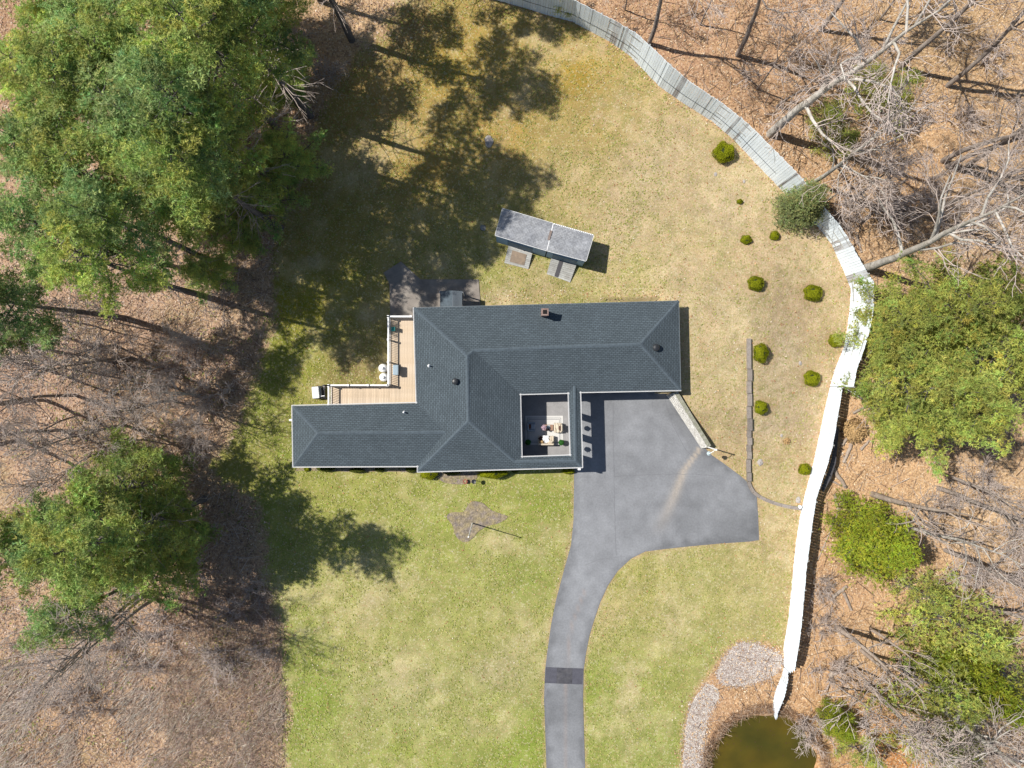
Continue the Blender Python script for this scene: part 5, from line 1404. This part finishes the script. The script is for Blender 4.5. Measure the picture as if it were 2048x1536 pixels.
# low green sprigs on the west wood floor
N = 14000; X = rng.uniform(-60, 640, N); Y = rng.uniform(540, 1600, N)
k = (poly_sd(LAWN_POLY, X, Y) > 0) & (rng.random(N) < np.clip((vnoise(X, Y, 38, 91) - .5) * 1.8, 0, 1))
scatter('ground_plants', X[k], Y[k], .11, [(150,160,84),(128,144,70),(170,172,96),(190,180,110)], M['leafbits'], tilt=.8, lift=.15, sz=.45)
# fallen logs
def log(a, b, r, label, taper=.75):
    p, q = W(*a), W(*b); p.z += r * .8; q.z += r * .7
    c = (p + q) / 2; g = MB(); n = 6; pts = []; rad = []
    for i in range(n + 1):
        f = i / n; m = p.lerp(q, f); m += Vector((random.uniform(-1, 1), random.uniform(-1, 1), 0)) * r * .25 * (0 < i < n); pts.append(m - c); rad.append(r * (1 - (1 - taper) * f) * random.uniform(.94, 1.05))
    g.tube(pts, rad, 9); o = g.build('fallen_log', M['log'], smooth=False); o.location = c
    props(o, label, 'log', 'fallen logs in the east wood'); return o
for a, b, r, lb in [((1657,1352),(1691,1326),.24,'short thick pale log lying below the thick snag'),((1664,1193),(1692,1172),.18,'short pale log just below the round hemlock'),((1686,1185),(1702,1220),.15,'short log touching the short pale log'),
 ((1690,992),(1635,1120),.07,'long thin pale pole lying parallel to the white fence'),((1663,935),(1690,975),.20,'thick log propped against the outer fence foot'),((1668,988),(1682,1060),.14,'grey log running down to the round hemlock'),
 ((1655,958),(1683,972),.10,'short pale log crossing the propped one'),((1683,890),(1705,860),.14,'grey log by the dry oak leaves outside the fence'),((1705,880),(1685,925),.16,'mossy log outside the fence, parallel to it'),((1720,900),(1738,880),.12,'grey log right of the dry oak leaves'),
 ((1705,826),(1735,812),.13,'grey log below the trunk of the broad pine'),((1720,445),(1745,425),.13,'grey log in the thicket beside the spruce'),((1712,470),(1722,505),.12,'leaning grey log behind the fence above the silvery trunk'),((1640,1390),(1700,1372),.08,'thin pole lying behind the low fence end'),
 ((1875,1182),(2045,1400),.22,'very long grey trunk lying across the young pines at lower right'),((1760,1140),(1800,1165),.12,'grey log below the right hand hemlock')]:
    log(a, b, r, lb)
# sticks everywhere in the woods
def sticks(name, X, Y, Lm, r, ang, spread, cols, lift=.12, rise=.25):
    n = len(X); x = (X - 1024) * CH / FP; y = -(Y - 768) * CH / FP; z = gz(x, y); x = x * (CH - z) / CH; y = y * (CH - z) / CH
    a = ang + rng.normal(size=n) * spread; L = Lm * (.35 + rng.random(n) ** 1.5)
    c = np.stack([x, y, z + lift * rng.random(n) + .03], -1); d = np.stack([np.cos(a), np.sin(a), rise * rng.normal(size=n)], -1) * L[:, None] / 2
    p0, p1 = c - d, c + d; p0[:, 2] = np.maximum(p0[:, 2], z + .01); p1[:, 2] = np.maximum(p1[:, 2], z + .01)
    rr = r * (.5 + rng.random(n))
    V, F = prisms(np.column_stack([p0, p1, rr, rr * .5]), 3)
    cols = np.array([lin(k) / LIT for k in cols]); t = cols[rng.integers(0, len(cols), n)] * (.8 + .4 * rng.random((n, 1)))
    t = np.concatenate([t] * 3, 0)
    me = npmesh(name, V, F, M['dry'], tint=np.clip(t, 0, .85)); o = link(name, me); props(o, kind='stuff'); return o
N = 5200; X = rng.uniform(1240, 2120, N); Y = rng.uniform(-80, 1600, N); s0 = poly_sd(LAWN_POLY, X, Y); k = (s0 > 25) & (poly_sd(POND, X, Y) > 4)
sticks('fallen_twigs', X[k], Y[k], 1.5, .022, 0, 3, [(205,185,170),(160,135,118),(120,98,84),(222,205,190)])
N = 9000; X = rng.uniform(-80, 700, N); Y = rng.uniform(480, 1600, N); s0 = poly_sd(LAWN_POLY, X, Y); k = (s0 > 8)
sticks('fallen_twigs', X[k], Y[k], 1.5, .018, .1, 1.0, [(222,202,190),(186,162,148),(150,126,114),(236,220,210)], lift=.25)
# dry brush and reeds at the lower left
N = 26000; X = rng.uniform(-120, 575, N); Y = rng.uniform(1230, 1640, N); m_ = vnoise(X, Y, 45, 71)
k = (poly_sd(LAWN_POLY, X, Y) > 3) & (rng.random(N) < np.clip((m_ - .25) * 1.9, 0, 1) * sstep(Y, 1240, 1400))
sticks('dry_reeds', X[k], Y[k], 1.35, .019, .80, .34, [(252,238,218),(242,220,200),(228,202,184),(252,244,228),(210,184,166)], lift=.18, rise=.13)
N = 8000; X = rng.uniform(330, 575, N); Y = rng.uniform(1180, 1560, N); k = (poly_sd(LAWN_POLY, X, Y) > 1)
sticks('dry_brush', X[k], Y[k], .8, .012, 1.2, 1.4, [(232,206,190),(206,176,160),(178,150,136),(180,168,130)], lift=.5, rise=.6)
# brush leaning over the pond rim, leaves afloat
N = 2600; A_ = rng.random(N) * 6.283; rr_ = .96 + .16 * rng.random(N); X = 1530 + 115 * rr_ * np.cos(A_); Y = 1545 + 125 * rr_ * np.sin(A_)
k = Y < 1580; sticks('pond_brush', X[k], Y[k], .9, .014, 0, 3, [(214,180,150),(178,140,110),(150,116,92),(224,200,176)], lift=.4, rise=.7)
n_ = 160; A_ = rng.random(n_) * 6.283; q_ = rng.random(n_) ** .35; lx = 1530 + 100 * q_ * np.cos(A_); ly = 1545 + 108 * q_ * np.sin(A_)
g = MB()
for a, b in zip(lx, ly):
    p = U(a, b, -.372); w = random.uniform(.03, .07); t_ = random.random() * 6.28
    g.add([p + Vector((w * math.cos(t_ + i * 1.57) * (1 if i % 2 else .6), w * math.sin(t_ + i * 1.57) * (1 if i % 2 else .6), 0)) for i in range(4)], [(0, 1, 2, 3)])
o = g.build('floating_leaves', M['brown_f']); props(o, kind='stuff')
# dry oak leaves still on a cut branch outside the fence
V, F, tt = leafball(1500, 1.15, .15, 77, .45, .25, bumpy=.2)
c = W(1706, 862); o = link('dry_leaf_pile', npmesh('dry_leaf_pile', V + np.array([c.x, c.y, c.z + .3]), F, M['tan_f'])); props(o, 'heap of dry orange oak leaves on cut branches outside the fence', 'leaf pile')
V, F, tt = leafball(500, .28, .10, 78, .5, .2)
c = W(1573, 882); o = link('dry_tuft', npmesh('dry_tuft', V + np.array([c.x, c.y, c.z + .05]), F, M['tan_f'])); props(o, 'dry orange tuft in the bare lawn inside the fence', 'dry plant')

# ------------------------------------------------------------------ shrubs
def shrub_mesh(seed, mt, n=5200):
    V, F, t = leafball(n, 1.0, .085, seed, .92, .80, bumpy=.15)
    # inner mass so the leaves sit on something
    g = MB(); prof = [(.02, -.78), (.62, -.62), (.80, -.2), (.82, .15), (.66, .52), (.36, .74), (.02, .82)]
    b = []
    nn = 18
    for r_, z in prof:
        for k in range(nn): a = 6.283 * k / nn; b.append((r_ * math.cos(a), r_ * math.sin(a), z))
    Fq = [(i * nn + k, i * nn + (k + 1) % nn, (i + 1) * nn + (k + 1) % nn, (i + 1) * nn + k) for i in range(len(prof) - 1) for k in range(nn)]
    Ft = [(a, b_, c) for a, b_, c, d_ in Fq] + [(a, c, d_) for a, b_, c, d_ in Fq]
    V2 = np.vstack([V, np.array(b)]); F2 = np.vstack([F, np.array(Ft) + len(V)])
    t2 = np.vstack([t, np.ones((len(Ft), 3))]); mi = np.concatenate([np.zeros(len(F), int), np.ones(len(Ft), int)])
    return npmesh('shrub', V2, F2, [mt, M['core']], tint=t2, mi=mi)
SH = [shrub_mesh(91, M['shrub']), shrub_mesh(92, M['shrub']), shrub_mesh(93, M['shrub_dark'])]
def shrub(px, py, rx, ry, label, v=0, hz=.85, group='clipped round shrubs on the side lawn'):
    z = rx / 22 * hz; c = W(px, py, z * .6); o = link('shrub', SH[v]); rot_ = random.choice((0, 1.57, 3.14, 4.71)) if abs(rx - ry) < 2.5 else random.choice((0, 3.14)); rx, ry = rx / 22.4 * random.uniform(.96, 1.05), ry / 22.4 * random.uniform(.95, 1.06)
    o.location = c; o.scale = (rx, ry, (rx * .5 + ry * .5) * hz); o.rotation_euler = (0, 0, rot_)
    props(o, label, 'shrub', group)
for a in [(1449,305,20,19,'largest clipped round shrub, alone high on the back lawn'),(1479,403,6,4.5,'tiny clipped shrub below the largest one'),(1492,479,9,11,'small clipped shrub, left of the pair near the spruce'),
          (1549,471,9,9,'small clipped shrub, right of the pair below the spruce'),(1511,567,14,15,'round shrub below the small pair, nearer the house'),(1625,586,15.5,17,'round shrub close to the fence above the edging wall level'),
          (1521,706,14,19,'tall oval shrub beside the top end of the edging blocks'),(1623,757,15,15,'round shrub near the step in the fence'),(1522,815,13,12.5,'round shrub with open top beside the middle of the edging blocks'),
          (1609,938,11.5,11,'small bright shrub touching the white fence near the curb'),(1672,681,13,13,'loose shrub half under the overhanging pine at the fence')]:
    shrub(*a[:4], a[4], v=random.randint(0, 1))
for a in [(614,938,6,5,0,'yellowish small bush at the west corner of the front wall'),(651,936,17,7,2,'dark hedge clump furthest west below the front eave'),(714,941,15,4.5,2,'low hedge clump below the middle of the west wing'),
          (759,939,10,5,2,'small hedge clump left of the step in the front eave'),(822,938,11,7,2,'hedge clump tucked in the corner of the front eave'),(857,947,18,12,0,'large round bush left of the front planting bed'),
          (903,946,17,4,2,'low green bush in the front planting bed under the eave'),(983,946,28,10,0,'long low hedge right of the front planting bed'),(1030,943,7,3,2,'small sprig under the eave right of the long hedge'),(1137,943,13,5,0,'low yellowish bush at the front corner by the drive')]:
    shrub(a[0], a[1], a[2], a[3], a[5], v=a[4], hz=.8, group='bushes along the front wall')

print('objects', len(bpy.data.objects), 'tris', sum(sum(len(p.vertices) - 2 for p in m.polygons) for m in bpy.data.meshes if len(m.polygons) < 2000) + sum(len(m.polygons) for m in bpy.data.meshes if len(m.polygons) >= 2000))
